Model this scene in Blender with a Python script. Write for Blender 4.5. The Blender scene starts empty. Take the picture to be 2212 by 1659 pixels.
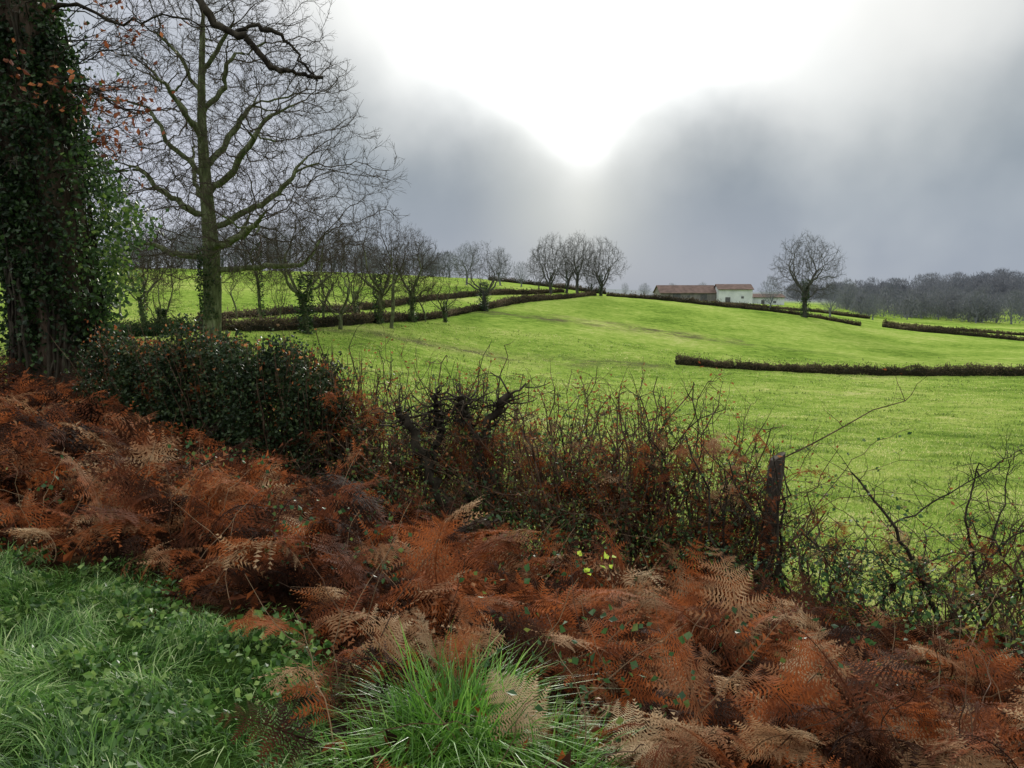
import bpy, math
import numpy as np
from mathutils import Vector
rng = np.random.default_rng(7)
scene = bpy.context.scene
COL = scene.collection
EYE = 2.65

# ------------------------------------------------------------------ helpers
def link(o, parent=None):
    COL.objects.link(o)
    if parent is not None: o.parent = parent
    return o
def tag(o, label=None, category=None, kind=None, group=None):
    if label: o["label"] = label
    if category: o["category"] = category
    if kind: o["kind"] = kind
    if group: o["group"] = group
    return o
def build(name, parts, mats, smooth=False):
    """parts: list of (V, quads, tris, rnd, matindex)"""
    Vs, loops, tot, rn, mi = [], [], [], [], []
    off = 0
    for V, Q, T, R, m in parts:
        V = np.asarray(V, float).reshape(-1, 3); Vs.append(V)
        if R is None: R = np.full(len(V), .5)
        rn.append(np.broadcast_to(R, (len(V),)))
        for F, k in ((Q, 4), (T, 3)):
            if F is not None and len(F):
                F = np.asarray(F, np.int64).reshape(-1, k) + off
                loops.append(F.ravel()); tot.append(np.full(len(F), k)); mi.append(np.full(len(F), m))
        off += len(V)
    V = np.concatenate(Vs); L = np.concatenate(loops); T = np.concatenate(tot); M = np.concatenate(mi); R = np.concatenate(rn)
    me = bpy.data.meshes.new(name)
    me.vertices.add(len(V)); me.vertices.foreach_set("co", V.astype(np.float32).ravel())
    me.loops.add(len(L)); me.loops.foreach_set("vertex_index", L.astype(np.int32))
    me.polygons.add(len(T))
    st = np.concatenate([[0], np.cumsum(T)[:-1]]).astype(np.int32)
    me.polygons.foreach_set("loop_start", st); me.polygons.foreach_set("loop_total", T.astype(np.int32))
    me.polygons.foreach_set("material_index", M.astype(np.int32))
    me.polygons.foreach_set("use_smooth", np.full(len(T), bool(smooth)))
    me.update(calc_edges=True)
    a = me.attributes.new("rnd", 'FLOAT', 'POINT'); a.data.foreach_set("value", R.astype(np.float32))
    for m in mats: me.materials.append(m)
    return me
def norm(v):
    return v / np.maximum(np.linalg.norm(v, axis=-1, keepdims=True), 1e-9)
def sstep(x, a, b):
    t = np.clip((x - a) / (b - a), 0, 1); return t * t * (3 - 2 * t)

# ------------------------------------------------------------------ terrain heights (u = x/y bearing slope, distance, height)
cols = {
 -0.80: [(0.5,1),(8,1.0),(11,1.0),(20,.5),(38,-.2),(50,-.2),(75,.5),(200,7.5),(400,11),(4000,40)],
 -0.60: [(0.5,1),(8,1.0),(11,1.0),(20,.3),(38,-.35),(50,-.3),(75,.2),(200,6.5),(400,10),(4000,30)],
 -0.40: [(0.5,1),(4,1),(6,.85),(9.5,.3),(20,-.4),(38,-.5),(50,-.35),(70,0),(200,6.0),(400,8),(4000,20)],
 -0.20: [(0.5,1),(3,1),(5,.75),(8.7,0),(20,-1),(45,-2.3),(70,-.8),(90,-.4),(200,5.0),(400,7),(4000,0)],
  0.00: [(0.5,1),(3,1),(5,.55),(7.2,0),(20,-1.5),(40,-3.2),(60,-4.2),(110,-.3),(160,1.7),(230,3.2),(400,3),(4000,-20)],
  0.12: [(0.5,1),(2.7,.95),(5,.35),(7,0),(20,-1.7),(40,-3.6),(60,-4.8),(110,-1.7),(150,.35),(250,-1.6),(400,-3),(4000,-30)],
  0.25: [(0.5,1),(2.5,.92),(4.5,.35),(6.5,0),(20,-1.8),(45,-4.2),(66,-5.2),(100,-3.8),(150,-1.4),(170,-2.3),(260,-3.6),(500,-8),(4000,-50)],
  0.38: [(0.5,1),(2.5,.9),(4.2,.35),(6.2,0),(20,-1.9),(45,-4.3),(70,-5.5),(100,-5),(140,-3.2),(170,-4.5),(260,-5.2),(500,-9),(4000,-40)],
  0.50: [(0.5,1),(2.5,.9),(4,.35),(5.8,0),(20,-1.9),(45,-4.4),(70,-5.7),(100,-6.1),(140,-6),(180,-8),(260,-9.3),(350,-9),(500,-7.5),(4000,-30)],
  0.66: [(0.5,1),(2.5,.9),(4,.3),(5.5,-.05),(20,-2),(45,-4.5),(70,-5.8),(100,-6.5),(130,-7.3),(160,-8.6),(250,-10.5),(350,-8.5),(500,-6.5),(4000,-30)],
  0.85: [(0.5,1),(2.5,.9),(4,.3),(5.5,-.1),(20,-2),(45,-4.6),(70,-6),(100,-7),(130,-8),(160,-9.6),(250,-11.5),(350,-9),(500,-6.5),(4000,-30)],
}
LD = np.linspace(math.log(.5), math.log(4000), 260)
ks = sorted(cols)
base = np.array([np.interp(LD, [math.log(d) for d, _ in cols[k]], [z for _, z in cols[k]]) for k in ks])
UU = np.linspace(-.8, .85, 100)
G = np.array([np.interp(UU, ks, base[:, j]) for j in range(len(LD))]).T
ker = np.array([1, 3, 5, 6, 5, 3, 1.]); ker /= ker.sum()
G = np.apply_along_axis(lambda r: np.convolve(np.pad(r, 3, 'edge'), ker, 'valid'), 1, G)
for _ in range(2):
    G = np.apply_along_axis(lambda r: np.convolve(np.pad(r, 3, 'edge'), ker, 'valid'), 0, G)
def H(x, y):
    x = np.asarray(x, float); y = np.asarray(y, float)
    az = np.arctan2(x, y); r = np.hypot(x, y)
    azc = np.clip(az, -.67, .70)
    u = np.tan(azc); D = np.clip(r * np.cos(azc), .5, 3999)
    fu = np.clip((u - UU[0]) / (UU[1] - UU[0]), 0, len(UU) - 1.001); fd = np.clip((np.log(D) - LD[0]) / (LD[1] - LD[0]), 0, len(LD) - 1.001)
    i = fu.astype(int); j = fd.astype(int); a = fu - i; b = fd - j
    z = G[i, j]*(1-a)*(1-b) + G[i+1, j]*a*(1-b) + G[i, j+1]*(1-a)*b + G[i+1, j+1]*a*b
    s = sstep(np.abs(az), 1.0, 2.2)
    z = z*(1-s) + 1.0*s
    n = .035*np.sin(x*1.7+1.3*np.sin(y*.9))*np.sin(y*1.3+.7) + .02*np.sin(x*4.1+y*2.3)*np.sin(y*3.7-x)
    n = n + .12*np.sin(x*.21+1)*np.sin(y*.17+.4*np.sin(x*.1))*sstep(r, 15, 40)
    return z + n
def h1(x, y): return float(H(np.array([x]), np.array([y]))[0])
HX = [-60,-9,-5.3,-2,-1.27,.92,2.12,5,9,30]; HY = [22,11.8,10.2,8.9,8.3,6.9,6.3,5.3,4.3,-3]
def hedge_line(x): return np.interp(x, HX, HY)

# ------------------------------------------------------------------ materials
def newmat(name):
    m = bpy.data.materials.new(name); m.use_nodes = True
    nt = m.node_tree; nt.nodes.clear()
    return m, nt, nt.nodes, nt.links
def ramp(n, stops):
    r = n.new("ShaderNodeValToRGB"); e = r.color_ramp.elements
    while len(e) > 1: e.remove(e[-1])
    e[0].position = stops[0][0]; e[0].color = (*stops[0][1], 1)
    for p, c in stops[1:]:
        k = e.new(p); k.color = (*c, 1)
    return r
def leafmat(name, stops, transl=.35, rough=.5, spec=.4, nscale=1.5, namt=.5):
    m, nt, n, l = newmat(name)
    out = n.new("ShaderNodeOutputMaterial")
    at = n.new("ShaderNodeAttribute"); at.attribute_name = "rnd"
    geo = n.new("ShaderNodeNewGeometry")
    no = n.new("ShaderNodeTexNoise"); no.inputs["Scale"].default_value = nscale; no.inputs["Detail"].default_value = 4
    l.new(geo.outputs["Position"], no.inputs["Vector"])
    mx = n.new("ShaderNodeMath"); mx.operation = 'MULTIPLY_ADD'; mx.inputs[1].default_value = namt*2; mx.inputs[2].default_value = -namt
    l.new(no.outputs["Fac"], mx.inputs[0])
    ad = n.new("ShaderNodeMath"); ad.operation = 'ADD'; l.new(at.outputs["Fac"], ad.inputs[0]); l.new(mx.outputs[0], ad.inputs[1])
    r = ramp(n, stops); l.new(ad.outputs[0], r.inputs[0])
    p = n.new("ShaderNodeBsdfPrincipled"); p.inputs["Roughness"].default_value = rough
    p.inputs["Specular IOR Level"].default_value = spec
    l.new(r.outputs[0], p.inputs["Base Color"])
    t = n.new("ShaderNodeBsdfTranslucent"); l.new(r.outputs[0], t.inputs["Color"])
    ms = n.new("ShaderNodeMixShader"); ms.inputs[0].default_value = transl
    l.new(p.outputs[0], ms.inputs[1]); l.new(t.outputs[0], ms.inputs[2]); l.new(ms.outputs[0], out.inputs[0])
    return m
def barkmat(name, c1, c2, c3, scale=6, bump=.5):
    m, nt, n, l = newmat(name)
    out = n.new("ShaderNodeOutputMaterial"); p = n.new("ShaderNodeBsdfPrincipled"); p.inputs["Roughness"].default_value = .9
    p.inputs["Specular IOR Level"].default_value = .1
    tc = n.new("ShaderNodeTexCoord"); mp = n.new("ShaderNodeMapping"); mp.inputs["Scale"].default_value = (1, 1, .25)
    l.new(tc.outputs["Object"], mp.inputs[0])
    no = n.new("ShaderNodeTexNoise"); no.inputs["Scale"].default_value = scale; no.inputs["Detail"].default_value = 8; no.inputs["Roughness"].default_value = .65
    l.new(mp.outputs[0], no.inputs["Vector"])
    r = ramp(n, [(.3, c1), (.5, c2), (.7, c3)]); l.new(no.outputs["Fac"], r.inputs[0]); l.new(r.outputs[0], p.inputs["Base Color"])
    b = n.new("ShaderNodeBump"); b.inputs["Strength"].default_value = bump; b.inputs["Distance"].default_value = .05
    l.new(no.outputs["Fac"], b.inputs["Height"]); l.new(b.outputs[0], p.inputs["Normal"]); l.new(p.outputs[0], out.inputs[0])
    return m
M_oakbark = barkmat("oak_bark", (.035,.042,.022), (.09,.105,.05), (.21,.23,.14))
M_twig = barkmat("twig_bark", (.03,.022,.018), (.052,.042,.032), (.085,.072,.055), 3, .1)
M_dark = barkmat("dark_bark", (.012,.01,.008), (.035,.03,.022), (.08,.07,.05), 9)
M_ivybark = barkmat("ivied_bark", (.025,.018,.012), (.07,.05,.035), (.15,.115,.085), 9, .9)
M_far = barkmat("mist_tinted_bark", (.12,.13,.15), (.16,.17,.19), (.2,.21,.23), 2, 0)  # distant bark: mist is mixed into the colour as pale blue-grey
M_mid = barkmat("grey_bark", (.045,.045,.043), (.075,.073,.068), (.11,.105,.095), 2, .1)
M_hedgestem = barkmat("hedge_stem_bark", (.03,.02,.014), (.085,.055,.036), (.17,.12,.08), 14)
M_post = barkmat("weathered_post_wood", (.03,.026,.022), (.07,.06,.05), (.17,.15,.12), 16, .8)
M_ivy = leafmat("ivy_leaves", [(0,(.012,.025,.012)),(.45,(.028,.06,.018)),(.8,(.06,.12,.03)),(1,(.15,.23,.045))], .4, .45, .35)
M_holly = leafmat("holly_leaves", [(0,(.010,.02,.009)),(.5,(.024,.046,.016)),(.85,(.055,.085,.025)),(1,(.11,.07,.03))], .25, .5, .22, 3, .7)
M_brack = leafmat("dead_bracken", [(0,(.018,.009,.006)),(.18,(.05,.02,.011)),(.36,(.14,.042,.017)),(.52,(.32,.092,.026)),(.62,(.22,.095,.045)),(.78,(.32,.19,.10)),(1,(.50,.37,.23))], .42, .8, .1, 1.7, .8)
M_rust = leafmat("rust_hedge_leaves", [(0,(.08,.025,.013)),(.5,(.24,.068,.022)),(1,(.36,.17,.07))], .5, .7, .1)
M_oakleaf = leafmat("brown_oak_leaves", [(0,(.10,.03,.015)),(.5,(.20,.06,.025)),(1,(.32,.12,.05))], .45, .6, .3)
M_grass = leafmat("verge_grass", [(0,(.025,.07,.015)),(.4,(.085,.20,.035)),(.75,(.2,.36,.085)),(1,(.52,.6,.32))], .4, .45, .4, 3, .7)
M_tuft = leafmat("tuft_grass", [(0,(.04,.11,.018)),(.5,(.11,.28,.03)),(1,(.30,.48,.10))], .45, .4, .5)
M_fgrass = leafmat("field_grass", [(0,(.075,.13,.022)),(.35,(.19,.27,.05)),(.7,(.36,.42,.11)),(1,(.56,.53,.25))], .5, .6, .25, .35, .9)
M_bramble = leafmat("bramble_leaves", [(0,(.02,.05,.02)),(.5,(.045,.10,.03)),(.85,(.14,.17,.04)),(1,(.3,.12,.05))], .4, .5, .3)
M_sprig = leafmat("yellow_green_leaves", [(0,(.36,.5,.06)),(1,(.5,.64,.1))], .5, .5, .3)
M_hedge = leafmat("clipped_hedge", [(0,(.025,.024,.016)),(.4,(.06,.053,.034)),(.7,(.11,.08,.05)),(1,(.17,.14,.09))], .3, .8, .1, .3)
M_hedgeg = leafmat("clipped_green_hedge", [(0,(.012,.03,.012)),(.5,(.03,.055,.022)),(1,(.08,.09,.04))], .2, .8, .1, .3)
M_wood = leafmat("mist_tinted_twigs", [(0,(.11,.125,.15)),(.5,(.15,.16,.18)),(1,(.19,.195,.21))], .2, .9, .0, .03)  # pale blue-grey stands in for mist over the far woods
M_weed = leafmat("weed_leaves", [(0,(.02,.06,.012)),(.5,(.07,.16,.03)),(1,(.22,.32,.08))], .35, .45, .4)
M_stalk = leafmat("dry_stalks", [(0,(.04,.024,.015)),(.5,(.11,.06,.035)),(1,(.30,.21,.12))], .1, .7, .2)

# ground
def groundmat():
    m, nt, n, l = newmat("pasture_and_verge")
    out = n.new("ShaderNodeOutputMaterial"); p = n.new("ShaderNodeBsdfPrincipled"); p.inputs["Roughness"].default_value = 1
    p.inputs["Specular IOR Level"].default_value = .0
    geo = n.new("ShaderNodeNewGeometry")
    def noise(s, d, ro=.6, vec=None):
        k = n.new("ShaderNodeTexNoise"); k.inputs["Scale"].default_value = s; k.inputs["Detail"].default_value = d; k.inputs["Roughness"].default_value = ro
        l.new(vec or geo.outputs["Position"], k.inputs["Vector"]); return k
    n1 = noise(.06, 5); n2 = noise(.9, 7, .8); n3 = noise(7, 5, .7); n4 = noise(.3, 8, .75)
    a = n.new("ShaderNodeMath"); a.operation = 'MULTIPLY_ADD'; a.inputs[1].default_value = 1.0
    l.new(n2.outputs[0], a.inputs[0]); 
    h = n.new("ShaderNodeMath"); h.operation = 'MULTIPLY'; h.inputs[1].default_value = .4; l.new(n3.outputs[0], h.inputs[0]); l.new(h.outputs[0], a.inputs[2])
    a2 = n.new("ShaderNodeMath"); a2.operation = 'MULTIPLY_ADD'; a2.inputs[1].default_value = .8; l.new(n1.outputs[0], a2.inputs[0]); l.new(a.outputs[0], a2.inputs[2])
    a3 = n.new("ShaderNodeMath"); a3.operation = 'SUBTRACT'; l.new(a2.outputs[0], a3.inputs[0]); a3.inputs[1].default_value = .58
    r = ramp(n, [(.25,(.06,.11,.02)),(.38,(.125,.205,.032)),(.5,(.20,.30,.052)),(.62,(.29,.365,.085)),(.78,(.42,.42,.18))])
    l.new(a3.outputs[0], r.inputs[0])
    mud = n.new("ShaderNodeAttribute"); mud.attribute_name = "mud"
    mm = n.new("ShaderNodeMath"); mm.operation = 'MULTIPLY'
    rr = ramp(n, [(.42,(0,0,0)),(.58,(1,1,1))]); l.new(n4.outputs[0], rr.inputs[0]); l.new(rr.outputs[0], mm.inputs[0]); l.new(mud.outputs["Fac"], mm.inputs[1])
    mix1 = n.new("ShaderNodeMix"); mix1.data_type = 'RGBA'; l.new(mm.outputs[0], mix1.inputs[0]); l.new(r.outputs[0], mix1.inputs[6]); mix1.inputs[7].default_value = (.10,.095,.05,1)
    rl = ramp(n, [(.3,(.012,.007,.005)),(.5,(.035,.018,.01)),(.7,(.08,.04,.022))]); l.new(n3.outputs[0], rl.inputs[0])
    at = n.new("ShaderNodeAttribute"); at.attribute_name = "field"
    mix2 = n.new("ShaderNodeMix"); mix2.data_type = 'RGBA'; l.new(at.outputs["Fac"], mix2.inputs[0]); l.new(rl.outputs[0], mix2.inputs[6]); l.new(mix1.outputs[2], mix2.inputs[7])
    rg = ramp(n, [(.3,(.012,.028,.008)),(.6,(.04,.08,.016))]); l.new(n3.outputs[0], rg.inputs[0])
    ag = n.new("ShaderNodeAttribute"); ag.attribute_name = "verge"
    mix3 = n.new("ShaderNodeMix"); mix3.data_type = 'RGBA'; l.new(ag.outputs["Fac"], mix3.inputs[0]); l.new(mix2.outputs[2], mix3.inputs[6]); l.new(rg.outputs[0], mix3.inputs[7])
    af = n.new("ShaderNodeAttribute"); af.attribute_name = "mist_tint"
    mix4 = n.new("ShaderNodeMix"); mix4.data_type = 'RGBA'; l.new(af.outputs["Fac"], mix4.inputs[0]); l.new(mix3.outputs[2], mix4.inputs[6]); mix4.inputs[7].default_value = (.19,.21,.22,1)  # far ground greyed with distance, mist painted into its base colour
    l.new(mix4.outputs[2], p.inputs["Base Color"])
    b = n.new("ShaderNodeBump"); b.inputs["Strength"].default_value = .9; b.inputs["Distance"].default_value = .4
    l.new(a.outputs[0], b.inputs["Height"]); l.new(b.outputs[0], p.inputs["Normal"]); l.new(p.outputs[0], out.inputs[0])
    return m
def verge_w(x, y):
    lim = np.interp(x, [-6, -2.9, -1.7, -1.15, -.75, -.5], [4.9, 4.5, 3.9, 3.5, 2.9, 1.8])+.15*np.sin(x*5)
    return sstep(lim - y, -.25, .25) * sstep(-x, .2, .7)
az = np.concatenate([np.linspace(-180, -46, 50), np.linspace(-45, 45, 361), np.linspace(46, 180, 50)]) * math.pi/180
rr_ = np.exp(np.linspace(math.log(.5), math.log(3900), 420))
A, R = np.meshgrid(az, rr_, indexing='ij')
X = R*np.sin(A); Y = R*np.cos(A); Z = H(X, Y)
na, nr = A.shape
idx = np.arange(na*nr).reshape(na, nr)
Q = np.stack([idx[:-1,:-1], idx[:-1,1:], idx[1:,1:], idx[1:,:-1]], -1).reshape(-1, 4)[:, ::-1]
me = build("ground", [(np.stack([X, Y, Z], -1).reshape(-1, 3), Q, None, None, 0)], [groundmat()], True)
xf = X.ravel(); yf = Y.ravel()
def vattr(nm, arr):
    q = me.attributes.new(nm, 'FLOAT', 'POINT'); q.data.foreach_set("value", np.asarray(arr).astype(np.float32))
vattr("field", sstep(yf - hedge_line(xf), -.5, .3)); vattr("verge", verge_w(xf, yf)); vattr("mist_tint", sstep(np.hypot(xf, yf), 330, 520))
def strip(xs, ys, w): return np.exp(-((yf - np.interp(xf, xs, ys, left=1e6, right=1e6))/w)**2)
mud = strip([-20, 14], [60, 68], 1.9) + 1.*strip([-9, 28], [96, 92], 3) + .5*strip([-4, 40], [105, 84], 1.2)
vattr("mud", np.clip(mud, 0, 1))
tag(link(bpy.data.objects.new("ground", me)), kind="structure")

# ------------------------------------------------------------------ tubes, leaves, blades
def frames(D):
    ref = np.tile(np.array([.31, .93, .19]), (len(D), 1)); ref = norm(ref)
    bad = np.abs((D*ref).sum(-1)) > .96; ref[bad] = (1, 0, 0)
    a = norm(np.cross(D, ref)); b = np.cross(D, a); return a, b
def frusta(P0, P1, R0, R1, D0, D1, sides):
    n = len(P0); th = np.arange(sides)*2*math.pi/sides
    c, s = np.cos(th)[None, :, None], np.sin(th)[None, :, None]
    a0, b0 = frames(D0); a1, b1 = frames(D1)
    r0 = P0[:, None] + R0[:, None, None]*(a0[:, None]*c + b0[:, None]*s)
    r1 = P1[:, None] + R1[:, None, None]*(a1[:, None]*c + b1[:, None]*s)
    V = np.concatenate([r0, r1], 1).reshape(-1, 3)
    k = np.arange(sides); k2 = (k+1) % sides
    f = np.stack([k, k2, k2+sides, k+sides], -1)[None] + (np.arange(n)*2*sides)[:, None, None]
    return V, f.reshape(-1, 4)
def polytube(pts, rad, sides=6):
    pts = np.asarray(pts, float); rad = np.asarray(rad, float)
    d = norm(np.gradient(pts, axis=0)); a, b = frames(d)
    th = np.arange(sides)*2*math.pi/sides
    V = (pts[:, None] + rad[:, None, None]*(a[:, None]*np.cos(th)[None, :, None] + b[:, None]*np.sin(th)[None, :, None])).reshape(-1, 3)
    n = len(pts); k = np.arange(sides); k2 = (k+1) % sides
    f = (np.stack([k, k2, k2+sides, k+sides], -1)[None] + (np.arange(n-1)*sides)[:, None, None]).reshape(-1, 4)
    return V, f
def wobble(p0, p1, n, amp, rg, sag=0):
    t = np.linspace(0, 1, n)[:, None]
    w = np.cumsum(rg.normal(0, 1, (n, 3)), 0); w -= w[0]; w = w - t*w[-1]*.6
    p = np.asarray(p0)*(1-t) + np.asarray(p1)*t + w*amp/ math.sqrt(n)
    p[:, 2] += sag*4*(t*(1-t))[:, 0]
    return p
def merge(lst):
    V, F = [], []; o = 0
    for v, f in lst:
        V.append(v); F.append(f+o); o += len(v)
    return np.concatenate(V), np.concatenate(F)
def leaves(C, size, rg, w=.38, dirs=None, fold=.12):
    N = len(C); a = norm(rg.normal(0, 1, (N, 3)) + (0 if dirs is None else dirs)); b = norm(np.cross(a, rg.normal(0, 1, (N, 3)))); nn = np.cross(a, b)
    s = (np.asarray(size)*np.ones(N))[:, None]
    V = np.stack([C, C+a*s*.45+b*s*w+nn*s*fold, C+a*s, C+a*s*.45-b*s*w+nn*s*fold], 1).reshape(-1, 3)
    return V, np.arange(N*4).reshape(-1, 4)
def blades(B, h, w, bend, yaw, rg):
    N = len(B); d = np.stack([np.cos(yaw), np.sin(yaw), 0*yaw], -1); sdir = np.stack([-np.sin(yaw), np.cos(yaw), 0*yaw], -1)
    ph = rg.uniform(0, math.pi, N); sdir = norm(sdir*np.cos(ph)[:, None]*1.0 + d*np.sin(ph)[:, None])
    rows = []
    for t, wt in ((0, 1), (.4, .85), (.75, .55)):
        c = B + d*(h*bend*t*t)[:, None] + np.array([0, 0, 1.])*(h*(t-.55*bend*t*t))[:, None]
        rows += [c - sdir*(w*wt*.5)[:, None], c + sdir*(w*wt*.5)[:, None]]
    rows.append(B + d*(h*bend)[:, None] + np.array([0, 0, 1.])*(h*(1-.55*bend))[:, None])
    V = np.stack(rows, 1).reshape(-1, 3); o = (np.arange(N)*7)[:, None]
    Qd = np.concatenate([np.array([[0, 1, 3, 2]])+o, np.array([[2, 3, 5, 4]])+o]); T = np.array([[4, 5, 6]])+o
    return V, Qd, T

# ------------------------------------------------------------------ bare trees (space colonisation)
def radii(parent, rt, pw):
    n = len(parent); acc = np.zeros(n)
    for i in range(n-1, -1, -1):
        if acc[i] == 0: acc[i] = rt**pw
        if parent[i] >= 0: acc[parent[i]] += acc[i]
    return acc**(1/pw)
def tree_parts(P, parent, rt, pw, rg, split, twigs, tl, tr, rmax=None, flare=0, sides=7, upt=.15, boost=.1):
    Rr = radii(parent, rt, pw)
    if rmax: Rr = np.where(Rr > rt*2, rt*2 + (Rr-rt*2)*(rmax-rt*2)/(Rr.max()-rt*2), Rr)
    Rr = Rr*(1+boost*np.exp(-(np.log(Rr/.11)/.6)**2))
    D = np.zeros_like(P); c = np.arange(1, len(P)); D[c] = norm(P[c]-P[parent[c]]); D[0] = (0, 0, 1)
    main = np.full(len(P), -1)
    for i in range(1, len(P)):
        p = parent[i]
        if main[p] < 0 or Rr[i] > Rr[main[p]]: main[p] = i
    R0 = np.where(main[parent[c]] == c, Rr[parent[c]], np.minimum(Rr[parent[c]], Rr[c]*1.25))
    D0 = np.where((main[parent[c]] == c)[:, None], D[parent[c]], D[c])
    P0 = P[parent[c]]; P1 = P[c]; R1 = Rr[c]
    if flare:
        z0 = P[0, 2]
        R0 = R0*(1+flare*np.exp(-(P0[:, 2]-z0)/.45)); R1 = R1*(1+flare*np.exp(-(P1[:, 2]-z0)/.45))
    big = R1 > split
    tv = frusta(P0[big], P1[big], R0[big], R1[big], D0[big], D[c][big], sides)
    parts = []
    sm = ~big
    if sm.any(): parts.append(frusta(P0[sm], P1[sm], R0[sm], R1[sm], D0[sm], D[c][sm], 3))
    cand = np.where(Rr < rt*2.4)[0]; cand = np.repeat(cand, twigs)
    if len(cand):
        N = len(cand); d = norm(D[cand] + rg.normal(0, .5, (N, 3)) + [0, 0, upt]); L = rg.uniform(.4, 1, N)*tl
        s = P[cand] + rg.normal(0, .02, (N, 3))
        m = s + d*L[:, None]*.5; d2 = norm(d + rg.normal(0, .3, (N, 3)) + [0, 0, upt]); e = m + d2*L[:, None]*.5
        parts.append(frusta(s, m, np.full(N, tr), np.full(N, tr*.75), d, d, 3))
        parts.append(frusta(m, e, np.full(N, tr*.75), np.full(N, tr*.45), d, d2, 3))
        for _ in range(2):
            d3 = norm(d + rg.normal(0, .6, (N, 3))); e3 = m + d3*(L*.45)[:, None]
            parts.append(frusta(m, e3, np.full(N, tr*.6), np.full(N, tr*.4), d3, d3, 3))
    return tv, merge(parts)
def envelope(n, zs, rs, rg, shell=.5):
    z = rg.uniform(zs[0], zs[-1], n*4); r = np.interp(z, zs, rs); keep = rg.uniform(0, max(rs)**2, n*4) < r*r
    z = z[keep][:n]; r = r[keep][:n]; th = rg.uniform(0, 2*math.pi, len(z)); q = rg.uniform(0, 1, len(z))**shell
    lump = 1 + .13*np.sin(3*th+z*.9) + .08*np.sin(7*th+z*2.1)
    return np.stack([np.cos(th)*r*q*lump, np.sin(th)*r*q*lump, z], -1)
def colonize2(att, P, parent, step, kill, infl, jit, rg, maxit, up):
    P = np.array(P); parent = list(parent)
    dist = np.linalg.norm(att[:, None]-P[None], axis=-1); ni = dist.argmin(1); nd = dist.min(1)
    k = nd > kill; att, ni, nd = att[k], ni[k], nd[k]
    for it in range(maxit):
        act = nd < infl
        if not act.any(): break
        u, inv = np.unique(ni[act], return_inverse=True)
        S = np.zeros((len(u), 3)); np.add.at(S, inv, norm(att[act]-P[ni[act]]))
        new = P[u] + norm(norm(S)+rg.normal(0, jit, S.shape)+np.array([0, 0, up]))*step
        dd = np.concatenate([np.linalg.norm(c[:, None]-P[None], axis=-1).min(1) for c in np.array_split(new, max(1, len(new)//200))])
        ok = dd > step*.4
        if not ok.any():
            jit *= 1.5
            if jit > 2: break
            continue
        new = new[ok]; b0 = len(P); P = np.concatenate([P, new]); parent += list(u[ok])
        dn = np.linalg.norm(att[:, None]-new[None], axis=-1); m = dn.min(1); mi = dn.argmin(1)
        upd = m < nd; nd = np.where(upd, m, nd); ni = np.where(upd, mi+b0, ni); k = nd > kill; att, ni, nd = att[k], ni[k], nd[k]
    return P, np.array(parent)
def ivy_on(rg, z0, z1, rad, n, size, out=.25, cx=None):
    z = rg.uniform(z0, z1, n); th = rg.uniform(0, 2*math.pi, n)
    r = rad + rg.exponential(out, n)*(.5+.5*np.sin(z*2.3+th*2))
    C = np.stack([np.cos(th)*r, np.sin(th)*r, z], -1)
    if cx is not None: C[:, :2] += cx(z)
    v, f = leaves(C, rg.uniform(.6, 1.3, n)*size, rg); return v, f, np.repeat(rg.uniform(0, .8, n), 4)

def place_empty(name, x, y, z, label, cat, group=None):
    e = bpy.data.objects.new(name, None); e.location = (x, y, z); e.empty_display_size = .5; link(e)
    tag(e, label, cat, group=group); return e
rg = np.random.default_rng(24)
ox, oy = -.389*38, 38.; oz = h1(ox, oy)
zs = [3.2, 4.6, 6.5, 8.5, 11, 13.5, 16, 18.8]; rs = [5.0, 7.9, 8.1, 7.8, 7.3, 6.4, 4.8, 1.6]
att = envelope(4600, zs, rs, rg, .72); att[:, 0] += .9*sstep(att[:, 2], 3, 6)*(1-.3*sstep(att[:, 2], 8, 15))
att[:, 1] *= .8
tr = [(0, 0, -.2)] + [(.10*math.sin(z*.45)+.02*z, .1*math.sin(z*.4), z) for z in np.arange(.3, 15.5, .35)]
P0 = [np.array(p, float) for p in tr]; par0 = [-1] + list(range(len(tr)-1))
for zb, a, L, rise in ((3.9,.1,5.0,.1),(4.4,2.9,4.4,.25),(5.0,5.6,4.4,.35),(4.8,1.4,3.5,.6),(6.0,.35,5.0,.65),(6.3,3.4,4.6,.7),(7.1,2.2,4,.9),(7.4,5.9,4.6,1.0),(8.2,3.0,4.2,1.2),(8.8,.6,4.2,1.3),(9.6,4.2,3.2,1.4),(10.4,2.9,3.4,1.5),(11,.1,3.6,1.5),(12.3,3.6,2.4,1.6),(12.8,5.8,2.6,1.8)):
    i0 = int(np.argmin([abs(p[2]-zb) for p in P0[:len(tr)]])); q = P0[i0].copy(); pi = i0; n_ = int(L/.35)
    for k in range(n_):
        rs_ = rise*(.6+.8*k/n_); d = np.array([math.cos(a), .8*math.sin(a), rs_]); d = d/np.linalg.norm(d); d += rg.normal(0, .19, 3); a += rg.normal(0, .06)
        q = q+d/np.linalg.norm(d)*.35; P0.append(q.copy()); par0.append(pi); pi = len(P0)-1
P, pa = colonize2(att, P0, par0, .33, .42, 2.4, .22, rg, 140, .06)
tv, cv = tree_parts(P, pa, .012, 2.3, rg, .045, 2, .9, .0088, rmax=.43, flare=.35, sides=9, boost=.2)
oak = place_empty("oak_tree", ox, oy, oz, "tall bare oak with spreading limbs and ivy at the trunk foot", "tree")
link(bpy.data.objects.new("trunk", build("trunk", [(tv[0], tv[1], None, None, 0)], [M_oakbark], True)), oak)
link(bpy.data.objects.new("crown", build("crown", [(cv[0], cv[1], None, None, 0)], [M_twig])), oak)
v, f, r = ivy_on(rg, 1.5, 5.0, .40, 2000, .11, .08)
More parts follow.
